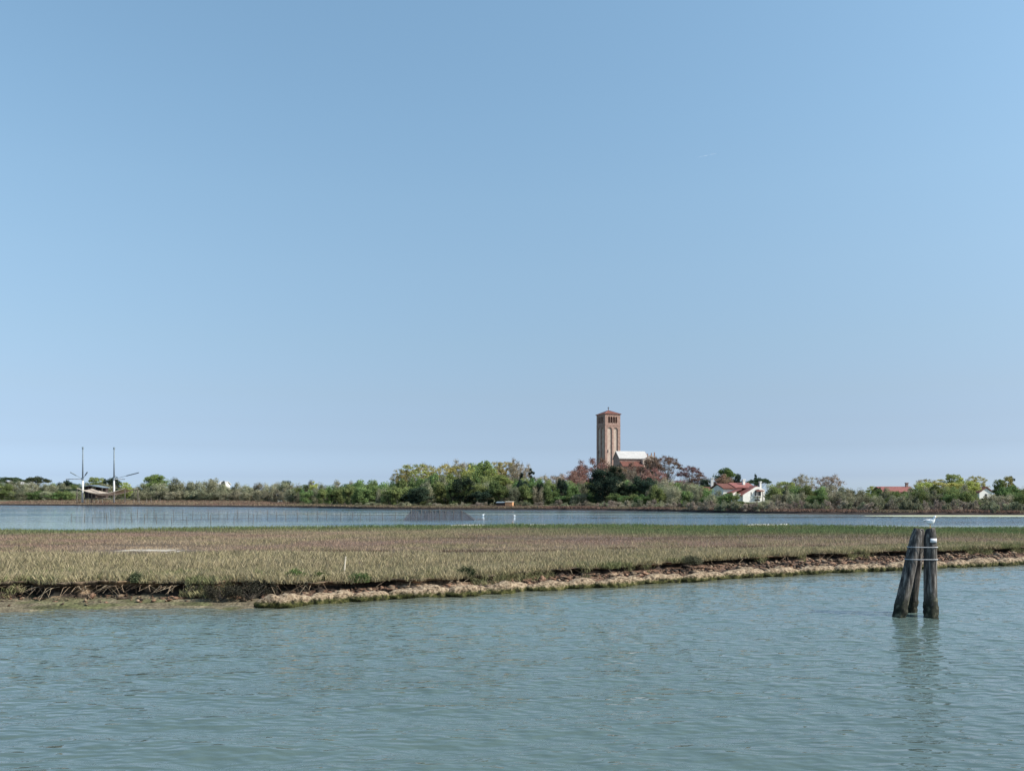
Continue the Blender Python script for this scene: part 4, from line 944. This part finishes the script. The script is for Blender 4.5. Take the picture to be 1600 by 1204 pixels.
# ------------------------------------------------------------------ white house on the shore
def build_white_house():
    Y = 240.0; k = Y / F; X = PX(1161, Y); g = float(isl_z(np.array([X]), np.array([Y]))[0])
    t = thing('white_house', 'white plastered house with red roofs and two white chimneys', 'house', (X, Y, g - .15), R(16))
    z = lambda py: H - (py - YH) * k - g + .15
    x = lambda px: (px - 1161) * k
    # front wing: gable towards the viewer, its ridge running back
    xl, xa, xr = x(1161), x(1186.5), x(1200)
    w = MB(); w.prism([(xl, 0), (xr, 0), (xr, z(765.5)), (xa + .6, z(760.2)), (xa - .5, z(760.2)), (xl, z(773))], 'y', 0, 7); w.build('wall', M['whitewall'], t)
    r1 = MB(); r1.prism([(xl - .5, z(773) - .22), (xa - .2, z(760.2) + .05), (xa - .2, z(760.2) + .33), (xl - .5, z(773) + .08)], 'y', .18, 7.2); r1.build('roof', M['tilered'], t)
    r1 = MB(); r1.prism([(xa - .19, z(760.2) + .05), (xr + .35, z(765.5) - .15), (xr + .35, z(765.5) + .12), (xa - .19, z(760.2) + .33)], 'y', .5, 7.2); r1.build('roof', M['tilered'], t)
    # rear body, ridge across, roof slope towards the viewer
    bl, br = x(1137), x(1192)
    w = MB(); w.prism([(3.4, 0), (10, 0), (10, z(763)), (6.7, z(756.3)), (3.4, z(763))], 'x', bl, xl - .02); w.build('wall', M['whitewall'], t)
    w = MB(); w.prism([(7.02, 0), (10, 0), (10, z(763)), (7.02, z(757))], 'x', xl - .01, br); w.build('wall', M['whitewall'], t)
    for a, b, d in ((bl - .4, x(1156), 0), (x(1156) + .01, br + .2, .22)):
        r2 = MB(); r2.prism([(2.8, z(763.4) + d), (6.7, z(756.2) + d), (6.7, z(756.2) + .3 + d), (2.8, z(763.4) + .28 + d)], 'x', a, b); r2.build('roof', M['tilered'] if d else M['tile'], t)
        r2 = MB(); r2.prism([(6.71, z(756.2) + d), (10.5, z(763.2) + d), (10.5, z(763.2) + .28 + d), (6.71, z(756.2) + .3 + d)], 'x', a, b); r2.build('roof', M['tile'], t)
    lr = MB(); lr.prism([(xl - 3.3, z(770.5)), (xl - .05, z(764.6)), (xl - .05, z(764.6) + .25), (xl - 3.3, z(770.5) + .22)], 'y', .6, 3.3); lr.build('lean_to_roof', M['tilered'], t)
    lw = MB(); lw.box(xl - 2.7, xl - .06, .9, 3.2, 0, z(771.3)); lw.build('lean_to_wall', M['whitewall'], t)
    # loggia with red awning, window, door
    lo = MB(); lo.prism(arch_poly(x(1181.5), x(1193), z(774.6), z(769.5), 8), 'y', -.03, .1); lo.build('loggia', M['glass'], t)
    lc = MB(); lc.box(x(1184.5), x(1187.5), -.06, .02, z(774.5), z(768.5)); lc.build('door', M['whitewall'], t)
    aw = MB(); aw.prism([(-1.0, z(767.4)), (-.04, z(765.6)), (-.04, z(765.2)), (-1.0, z(767.0))], 'x', x(1182.5), x(1196)); aw.build('awning', M['tile'], t)
    for wx in (1183.2, 1193): 
        po = MB(); po.box(x(wx) - .07, x(wx) + .07, -.95, -.81, 0, z(767.3)); po.build('post', M['dark'], t)
    wi = MB(); wi.box(x(1174.6), x(1176.2), -.03, .1, z(773.6), z(768.5)); wi.build('window', M['glass'], t)
    ba = MB(); ba.box(x(1180), x(1194), -.9, -.02, z(775.3), z(774.7)); ba.build('balcony', M['whitewall'], t)
    dr = MB(); dr.box(x(1181.5), x(1191), -.03, .1, z(782.5), z(779.8)); dr.build('low_window', M['glass'], t)
    for px_, top, bot, yy, ww in ((1179.3, 748, 759, 5.2, .36), (1194.6, 751.5, 768, .9, .24)):
        c = MB(); c.box(x(px_) - ww, x(px_) + ww, yy - .3, yy + .3, z(bot), z(top) - .25); co = c.build('chimney', M['whitewall'], t)
        c2 = MB(); c2.box(x(px_) - ww - .12, x(px_) + ww + .12, yy - .42, yy + .42, z(top) - .25, z(top)); c2.build('chimney_cap', M['whitewall'], co)
build_white_house()

def small_house(name, label, px0, px1, py_base, py_eave, py_ridge, Y, wall, roof, rz=0, gable=False, chim=(), windows=2, cat='house', depth=7.0):
    k = Y / F; X = PX((px0 + px1) / 2, Y); g = float(isl_z(np.array([X]), np.array([Y]))[0]); hw = (px1 - px0) / 2 * k
    t = thing(name, label, cat, (X, Y, g - .15), rz); z = lambda py: H - (py - YH) * k - g + .15
    ze, zr = z(py_eave), z(py_ridge); d = depth
    w = MB()
    if gable: w.prism([(-hw, 0), (hw, 0), (hw, ze), (0, zr - .2), (-hw, ze)], 'y', 0, d)
    else: w.prism([(0, 0), (d, 0), (d, ze), (d / 2, zr - .2), (0, ze)], 'x', -hw, hw)
    w.build('wall', M[wall], t)
    for s in (-1, 1):
        r_ = MB()
        if gable: r_.prism([(s * (hw + .5), ze - .3), (s * .002, zr - .12), (s * .002, zr + .2), (s * (hw + .5), ze + .02)], 'y', -.4, d + .4)
        else:
            e = -.5 if s < 0 else d + .5
            r_.prism([(e, ze - .3), (d / 2 + s * .002, zr - .12), (d / 2 + s * .002, zr + .2), (e, ze + .02)], 'x', -hw - .4, hw + .4)
        r_.build('roof', M[roof], t)
    for i in range(windows):
        xx = -hw + 2 * hw * (i + .5) / windows; wi = MB(); wi.box(xx - .45, xx + .45, -.04, .1, ze - 1.9, ze - .6); wo = wi.build('window', M['glass'], t)
        si = MB(); si.box(xx - .55, xx + .55, -.12, .02, ze - 2.0, ze - 1.905); si.build('sill', M['whitewall'], wo)
    for cx, top, m in chim:
        c = MB(); xx = (cx - (px0 + px1) / 2) * k; c.box(xx - .38, xx + .38, d / 2 - .4, d / 2 + .4, ze, z(top) - .2); co = c.build('chimney', M[m], t)
        c = MB(); c.box(xx - .5, xx + .5, d / 2 - .52, d / 2 + .52, z(top) - .2, z(top)); c.build('chimney_cap', M[m], co)
    return t
small_house('village_house', 'long house with orange tiled roof and tall brown chimney', 1378, 1428, 784, 768, 760.5, 275, 'brickpanel', 'tilered', 0, False, [(1424.5, 753.5, 'brick')], 3)
small_house('village_house', 'white gabled house half hidden by green trees', 1529, 1552, 784, 768.5, 761, 285, 'whitewall', 'tile', R(10), True, [], 1)
small_house('village_house', 'small house with dark chimney at the right edge of wood', 1588, 1620, 784, 772, 766, 290, 'whitewall', 'tile', 0, False, [(1598, 761, 'brick')], 2)
small_house('village_house', 'low white house under the dark flat-topped pine', -8, 14, 784, 755.5, 751.5, 390, 'whitewall', 'paleroof', 0, True, [], 2)
small_house('village_house', 'low white house under the dark rounded pine', 26, 42, 784, 756, 752, 392, 'whitewall', 'paleroof', 0, False, [], 2)
small_house('village_house', 'distant house with pale roof among the tamarisks by the leaning cypress', 342, 351, 784, 756, 752, 360, 'whitewall', 'paleroof', 0, False, [], 2)
small_house('shed', 'tiny white shed among the tamarisks behind the brown bank', 434, 441, 784, 772.5, 769.5, 262, 'whitewall', 'paleroof', R(15), True, [], 1, 'shed', 2.5)
# chimney stack standing clear of the shrubs left of the white house: its own low house below
small_house('village_house', 'small white house with one tall white chimney beside the white house', 1096, 1124, 784, 766, 761, 262, 'whitewall', 'tile', 0, False, [(1116, 745.8, 'whitewall')], 2, depth=6.0)

# ------------------------------------------------------------------ orange shore box
def build_box():
    Y = 178.5; k = Y / F; X = PX(788, Y); g = float(isl_z(np.array([X]), np.array([Y]))[0])
    t = thing('shore_hut', 'small orange-fronted hut with dark lean-to on the shore', 'hut', (X, Y, g - .1), R(-10))
    a = MB(); a.box(.15, 1.75, 0, 1.6, 0, 1.25); a.build('front_box', M['orange'], t)
    b = MB(); b.box(-1.75, .14, .15, 1.6, 0, 1.05); b.build('lean_to', M['dark'], t)
    r1 = MB(); r1.prism([(-.15, 1.27), (1.75, 1.33), (1.75, 1.40), (-.15, 1.34)], 'x', .05, 1.85); r1.build('roof', M['palestake'], t)
    r2 = MB(); r2.prism([(0, 1.07), (1.75, 1.28), (1.75, 1.35), (0, 1.14)], 'x', -1.9, .04); r2.build('lean_to_roof', M['steel'], t)
    d = MB(); d.box(.6, 1.25, -.04, .05, .12, 1.05); d.build('door', M['orange'], t)
build_box()

# ------------------------------------------------------------------ fishing station: two lift poles, hut, sagging net
def build_station():
    Y = 247.0; k = Y / F
    gz = lambda x_, y_: float(isl_z(np.array([x_]), np.array([y_]))[0])
    for px, top, lab, arms in ((129.3, 698, 'tall net pole with white foot beside the fishing hut roof', ((104, 748, 0), (113, 737.5, 1), (140, 737, 1))),
                               (178.2, 698.5, 'tall net pole with white foot crossing the sagging net', ((196, 748.5, 0), (220, 738.2, 1)))):
        X = PX(px, Y); g = gz(X, Y); z = lambda py: H - (py - YH) * k - g
        t = thing('net_pole', lab, 'pole', (X, Y, g), 0, None)
        a = MB(); a.tube([(0, 0, -.3), (0, 0, z(747))], [.27, .24], 10); a.build('lower_pole', M['polewhite'], t, True)
        a = MB(); a.tube([(0, 0, z(747) - .05), (.03, 0, z(top + 3))], [.21, .17], 10); a.build('upper_pole', M['steel'], t, True)
        a = MB(); a.tube([(.03, 0, z(top + 3) - .05), (.03, 0, z(top))], [.27, .25], 10); a.build('pulley_head', M['steel'], t)
        a = MB(); a.tube([(0, 0, z(750)), (0, 0, z(746))], [.31, .31], 10); a.build('collar', M['steel'], t)
        for ax, ay, dk in arms:
            e = Vector(((ax - px) * k, -1.2 if dk else -.3, z(ay))); s = Vector((0, 0, z(748)))
            b = MB(); 
            if dk: b.tube([s, s.lerp(e, .55)], .06, 6); b.tube([s.lerp(e, .5), e], .17, 6); b.build('boom', M['steel'], t)
            else: b.tube([s, e], .15, 6); b.build('cross_arm', M['polewhite'], t)
    # hut on piles
    Yh = 252.0; kh = Yh / F; X = PX(148, Yh); g = gz(X, Yh); z = lambda py: H - (py - YH) * kh - g; x = lambda px: (px - 148) * kh
    t = thing('fishing_hut', 'dark timber fishing hut on posts with low grey roof', 'hut', (X, Yh, g - .1))
    r_ = MB(); r_.prism([(x(130), z(760)), (x(146), z(756.8)), (x(165), z(760.5)), (x(165), z(761.3)), (x(146), z(758)), (x(130), z(761))], 'y', -2.2, 3.0); r_.build('roof', M['steel'], t)
    w = MB(); w.box(x(133), x(150), -.2, 2.4, z(777), z(760.2)); w.build('cabin', M['dark'], t)
    w = MB(); w.box(x(150) + .01, x(163), .9, 2.4, z(777), z(761)); w.build('back_wall', M['dark'], t)
    w = MB(); w.box(x(131), x(165), -1.8, 2.6, z(778), z(777) - .004); w.build('deck', M['stake'], t)
    for wx in (138.5, 144.5):
        q = MB(); q.box(x(wx) - .4, x(wx) + .4, -.24, -.1, z(768), z(763)); q.build('window', M['glass'], t)
    for i in range(6):
        q = MB(); xx = x(132 + i * 6.4); q.tube([(xx, -1.6, -.2), (xx, -1.6, z(778))], .11, 6); q.build('pile', M['palestake'], t)
    for i in range(4):
        q = MB(); xx = x(132 + i * 10.6); q.tube([(xx, -1.7, z(777.5)), (xx, -1.7, z(760.2))], .09, 6); q.build('post', M['stake'], t)
    # hanging net: a saddle-shaped sheet slung between the poles and two short posts
    Yn = 246.0; kn = Yn / F; X0 = PX(168, Yn); g = gz(X0, Yn)
    t = thing('lift_net', 'pale sagging lift net slung between poles before the hut', 'fishing net', (X0, Yn, g))
    nu, nv = 24, 9; V = []; x = lambda px: (px - 168) * kn; z = lambda py: H - (py - YH) * kn - g
    for j in range(nv):
        v = j / (nv - 1) * 2 - 1
        for i in range(nu):
            u = i / (nu - 1) * 2 - 1; xx = x(168.5 + 36.5 * u)
            V.append((xx, v * 4.2, z(775.2 - 9.2 * abs(u) ** 1.9 - 3.8 * (v * v) * (1 - .3 * u * u) - .9)))
    Fq = [(j * nu + i, j * nu + i + 1, (j + 1) * nu + i + 1, (j + 1) * nu + i) for j in range(nv - 1) for i in range(nu - 1)]
    link('net', mesh_np('net', V, Fq, smooth=True), M['netpale'], t)
    for row in (0, nv - 1):
        a = MB(); a.tube([V[row * nu + i] for i in range(nu)], .09, 5); a.build('edge_rope', M['palestake'], t)
    for (px, top) in ((132, 764.5), (205.5, 765.2)):
        for yy in (-4.2, 4.2):
            a = MB(); xx = x(px); a.tube([(xx, yy, -.5), (xx, yy, z(top - 1))], .13, 6); a.build('corner_post', M['stake'], t)
    # small pale posts along the bank to the right
    for i, px in enumerate((209, 218, 229, 236, 250)):
        Yp = 243 + i; X = PX(px, Yp); g = gz(X, Yp); a = MB(); a.tube([(0, 0, -.3), (.03, 0, 1.5 + .3 * (i % 2))], [.09, .07], 6)
        o = a.build('bank_post', M['barkpale']); o.location = (X, Yp, g); tag(o, 'short pale post on the brown bank right of the lift net', 'post', 'pale posts on the brown bank')
build_station()

# ------------------------------------------------------------------ stake fences and net enclosure in the back lagoon
def stake_fence(name, label, pts, hgt, step, seed, net=True):
    r = random.Random(seed); P0 = Vector((*pts[0], 0)); t = thing(name, label, 'fence', P0)
    nv = []
    for a, b in zip(pts[:-1], pts[1:]):
        a, b = Vector((*a, 0)), Vector((*b, 0)); n = max(1, int((b - a).length / step))
        for i in range(n):
            p = a.lerp(b, i / n) - P0; p.x += r.uniform(-.25, .25); h = hgt * r.uniform(.75, 1.15)
            m = MB(); m.tube([(p.x, p.y, -.6), (p.x + r.uniform(-.12, .12), p.y, h)], [.038, .03], 5); m.build('stake', M['stake'], t)
            nv.append((p.x, p.y + .05, h * .62))
    V = []; 
    for p in nv: V += [(p[0], p[1], -.1), (p[0], p[1], p[2])]
    link('netting', mesh_np('netting', V, [(2 * i, 2 * i + 2, 2 * i + 3, 2 * i + 1) for i in range(len(nv) - 1)]), M['netthin'], t)
    m = MB(); m.tube([(p[0], p[1], p[2]) for p in nv], .012, 4); m.build('top_rope', M['stake'], t)
q = lambda px, py: (PX(px, YW(py)), YW(py))
stake_fence('stake_fence', 'long netted stake fence leading to the dark net enclosure', [q(150, 808), q(430, 811), q(632, 811.5)], 1.15, 1.45, 3)
stake_fence('stake_fence', 'shorter nearer row of stakes in the pale green shallows', [q(110, 815), q(290, 819), q(432, 817.5)], 1.0, 2.1, 5)
def build_net():
    Y = YW(812.5); X = PX(684, Y); k = Y / F; x = lambda px: (px - 684) * k; D = 3.2
    t = thing('net_enclosure', 'dark grey trapezoid fishing net enclosure standing in the lagoon', 'fishing net', (X, Y, 0))
    z1 = H - (798.2 - YH) * k
    top = [(x(641), D * .2, z1), (x(722), D * .2, z1), (x(722), D, z1 - .1), (x(641), D, z1 - .1)]; bot = [(x(628), 0, -.2), (x(745), 0, -.2), (x(745), D * 1.3, -.2), (x(628), D * 1.3, -.2)]
    for i in range(4):
        j = (i + 1) % 4; a = MB(); a.add([bot[i], bot[j], top[j], top[i]], [(0, 1, 2, 3)]); a.build('net_panel', M['netgrey'], t)
    f = MB(); f.add([bot[1], (x(775), .6, -.1), (x(745), .5, .25)], [(0, 1, 2)]); f.build('net_wing', M['netgrey'], t)
    r = random.Random(2)
    for px in (641, 652, 657, 663, 671, 674, 679, 686, 695, 708, 722):
        a = MB(); yy = D * .2 - .06; a.tube([(x(px), yy - .25, -.5), (x(px) + r.uniform(-.05, .05), yy, z1 + r.uniform(-.1, .35) * (1 if px < 690 else .3))], .05, 5); a.build('stake', M['stake'], t)
    for px in (645, 665, 690, 718):
        a = MB(); a.tube([(x(px), D + .05, -.5), (x(px), D, z1 + .05)], .05, 5); a.build('stake', M['stake'], t)
    a = MB(); a.tube([bot[0], top[0], top[1], bot[1]], .03, 4); a.build('edge_rope', M['stake'], t)
build_net()

# ------------------------------------------------------------------ mooring dolphin: three strapped piles
def build_dolphin():
    Y = 23.6; r = .160
    O = Vector((11.5, Y, 0)); rr = random.Random(8)
    t = thing('mooring_dolphin', 'three weathered grey timber piles strapped together in the channel', 'mooring post', O)
    logs = [((10.975, 23.60), (11.62, 23.80), 2.47, 1.02, 0.4), ((11.64, 24.30), (11.83, 24.12), 2.44, .92, 1.2), ((11.865, 23.58), (11.935, 23.74), 2.50, 1.02, 2.6)]
    axes = []
    for (b, tp, zt, s, ph) in logs:
        nz, na = 46, 26; V = []
        B = Vector((*b, 0)); Tp = Vector((*tp, zt)); dz = (Tp - B) / zt; axes.append((B, dz, r * s))
        zs = np.linspace(-1.2, zt, nz)
        for z in zs:
            c = B + dz * z - O
            f = 1.06 - .06 * z / zt
            top = max(0, (z - (zt - .34)) / .34); f *= 1 - .30 * top ** 1.5
            wet = max(0, .55 - z) / .55
            for a in range(na):
                th = 2 * math.pi * a / na
                nn = float(fbm(np.array([math.cos(th) * 1.2 + ph * 9]), np.array([math.sin(th) * 1.2 + z * .9]), 200, 3)[0])
                n2 = float(fbm(np.array([th * 2.5 + ph * 5]), np.array([z * 9]), 210, 3)[0]) if z < .9 else 0
                n3 = vn(np.array([th * 5.1 + ph]), np.array([z * .5]), 220)[0]
                q = r * s * f * (1 + .07 * nn + .05 * float(n3) + .55 * max(0, n2) * min(1, wet * 1.8 + .05))
                zz = z - .035 * top * math.cos(th - ph)
                V.append((c.x + q * math.cos(th), c.y + q * math.sin(th), zz))
        Fq = [(i * na + k, i * na + (k + 1) % na, (i + 1) * na + (k + 1) % na, (i + 1) * na + k) for i in range(nz - 1) for k in range(na)]
        me = bpy.data.meshes.new('pile'); me.from_pydata(V, [], Fq + [tuple(range((nz - 1) * na, nz * na))]); me.update()
        me.polygons.foreach_set('use_smooth', [True] * (len(me.polygons) - 1) + [False]); link('pile', me, M['log'], t)
    def hull(pts):
        pts = sorted(set(pts)); lo = []; up = []
        cr = lambda o, a, b: (a[0] - o[0]) * (b[1] - o[1]) - (a[1] - o[1]) * (b[0] - o[0])
        for p in pts:
            while len(lo) > 1 and cr(lo[-2], lo[-1], p) <= 0: lo.pop()
            lo.append(p)
        for p in reversed(pts):
            while len(up) > 1 and cr(up[-2], up[-1], p) <= 0: up.pop()
            up.append(p)
        return lo[:-1] + up[:-1]
    for z in (1.965, 1.62):
        pts = []
        for B, dz, rad in axes:
            c = B + dz * z - O
            for a in range(24): pts.append((round(c.x + (rad * 1.04 + .012) * math.cos(a * math.pi / 12), 4), round(c.y + (rad * 1.04 + .012) * math.sin(a * math.pi / 12), 4)))
        hl = hull(pts); n = len(hl); cx = sum(p[0] for p in hl) / n; cy = sum(p[1] for p in hl) / n
        V = []
        for f, zz in ((0, -.014), (.012, -.014), (.012, .014), (0, .014)):
            for p in hl:
                d = math.hypot(p[0] - cx, p[1] - cy); V.append((p[0] + (p[0] - cx) / d * f, p[1] + (p[1] - cy) / d * f, z + zz))
        Fq = [(k * n + i, k * n + (i + 1) % n, ((k + 1) % 4) * n + (i + 1) % n, ((k + 1) % 4) * n + i) for k in range(4) for i in range(n)]
        link('strap', mesh_np('strap', V, Fq), M['strap'], t)
    # plate curved round the right-hand pile, facing the channel
    B, dz, rad = axes[2]; V = []; n = 8
    for z in (2.10, 2.215):
        c = B + dz * z - O
        for q in (rad * 1.05 + .006, rad * 1.05 + .018):
            for i in range(n): 
                th = R(-118 + 62 * i / (n - 1)); V.append((c.x + q * math.cos(th), c.y + q * math.sin(th), z))
    Fq = []
    for i in range(n - 1):
        a0, a1, b0, b1 = i, n + i, 2 * n + i, 3 * n + i
        Fq += [(a1, a1 + 1, b1 + 1, b1), (a0, b0, b0 + 1, a0 + 1), (a0, a0 + 1, a1 + 1, a1), (b0, b1, b1 + 1, b0 + 1)]
    Fq += [(0, n, 3 * n, 2 * n), (n - 1, 3 * n - 1, 4 * n - 1, 2 * n - 1)]
    link('reflector_plate', mesh_np('reflector_plate', V, Fq), M['plate'], t)
    B, dz, rad = axes[2]; return B + dz * 2.44
perch = build_dolphin()

# ------------------------------------------------------------------ gulls
def gull(loc, rz, label, floating=False, s=1.0):
    t = thing('gull', label, 'gull', loc, rz); t.scale = (s * .82, s * 1.3, s * 1.12); o = -.06 if floating else .085
    spine = [(-.175, .125, .010, .006), (-.145, .122, .030, .020), (-.11, .112, .048, .044), (-.04, .10, .070, .072), (.03, .105, .074, .080), (.085, .130, .062, .066), (.115, .160, .038, .040), (.128, .195, .030, .032), (.140, .222, .033, .034), (.160, .230, .031, .030), (.178, .226, .020, .019), (.188, .222, .008, .008)]
    n = 14; V = []
    for i, (x, z, ry, rz_) in enumerate(spine):
        a, b = spine[max(0, i - 1)], spine[min(len(spine) - 1, i + 1)]; d = Vector((b[0] - a[0], 0, b[1] - a[1])).normalized(); u = Vector((-d.z, 0, d.x))
        for k in range(n):
            th = 2 * math.pi * k / n; V.append(Vector((x, 0, z + o)) + Vector((0, 1, 0)) * ry * math.cos(th) + u * rz_ * math.sin(th))
    Fq = [(i * n + k, i * n + (k + 1) % n, (i + 1) * n + (k + 1) % n, (i + 1) * n + k) for i in range(len(spine) - 1) for k in range(n)]
    me = bpy.data.meshes.new('body'); me.from_pydata([tuple(v) for v in V], [], Fq + [tuple(range(n - 1, -1, -1)), tuple(range((len(spine) - 1) * n, len(spine) * n))]); me.update()
    me.polygons.foreach_set('use_smooth', [True] * len(me.polygons)); link('body', me, M['feather'], t)
    for sd in (-1, 1):
        W = []; ws = [(-.215, .130, .012, .004), (-.17, .132, .028, .010), (-.12, .130, .044, .014), (-.04, .120, .060, .018), (.04, .118, .064, .016), (.075, .125, .050, .006)]
        for (x, z, y, th) in ws:
            W += [(x, sd * (y + .004), z + o + .034 * (1 if x > -.15 else .3)), (x, sd * (y + .010), z + o), (x, sd * (y - .006), z + o - .022)]
        f = []
        for i in range(len(ws) - 1):
            b = i * 3; f += [(b, b + 1, b + 4, b + 3), (b + 1, b + 2, b + 5, b + 4), (b, b + 3, b + 5, b + 2)]
        f += [(0, 2, 1), (15, 16, 17)]
        link('wing', mesh_np('wing', W, [q if len(q) == 4 else (*q, q[2]) for q in f if len(q) == 4]), M['feathergrey'], t)
        e = MB(); e.tube([(.158, sd * .026, .236 + o), (.158, sd * .033, .236 + o)], .0055, 6); e.build('eye', M['eye'], t)
        if not floating:
            l = MB(); l.tube([(0, sd * .025, .05 + o), (-.008, sd * .025, -.02 + o), (0, sd * .025, -.088)], .0055, 5) if False else l.tube([(-.005, sd * .025, .05 + o), (0, sd * .025, .004)], .0055, 5)
            l.add([(-.01, sd * .025 - .006, .008), (.045, sd * .025 - .022, .0), (.05, sd * .025, .0), (.045, sd * .025 + .022, .0), (-.01, sd * .025 + .006, .008)], [(0, 1, 2, 3, 4)]); l.build('leg', M['beak'], t)
    b = MB(); b.tube([(.178, 0, .224 + o), (.205, 0, .221 + o), (.222, 0, .211 + o)], [.011, .008, .002], 6); b.build('beak', M['beak'], t)
gull((perch.x - .01, perch.y - .02, 2.475), R(-40), 'white gull perched on top of the strapped mooring piles', False, 1.0)
Y = YW(805); gull((PX(755, Y), Y, .02), R(20), 'white gull floating right of the dark net enclosure', True, 1.25)
Y = YW(806.2); gull((PX(804, Y), Y, .02), R(200), 'white gull floating farther out from the net enclosure', True, 1.1)

# ------------------------------------------------------------------ white stake in the marsh
a = MB(); a.tube([(0, 0, -.25), (.035, 0, .4), (.075, 0, .78)], [.028, .026, .022], 6)
Y = YW(902, .48); st = a.build('marker_stake', M['palestake']); st.location = (PX(537, Y), Y, .46)
tag(st, 'single thin pale stake leaning in the marsh grass', 'stake')

# ------------------------------------------------------------------ short contrail, ten kilometres up
D_ = 23000.0; a = MB(); p0 = P(1088, 246.5, D_); p1 = P(1120, 239.5, D_ * 1.03)
a.tube([p0.lerp(p1, i / 8) - p0 for i in range(9)], [1, 5, 8, 10, 11, 10, 8, 5, 1], 8)
ct = a.build('contrail', M['cloud'], None, True); ct.location = p0
tag(ct, 'short faint white contrail high in the clear sky', 'contrail')
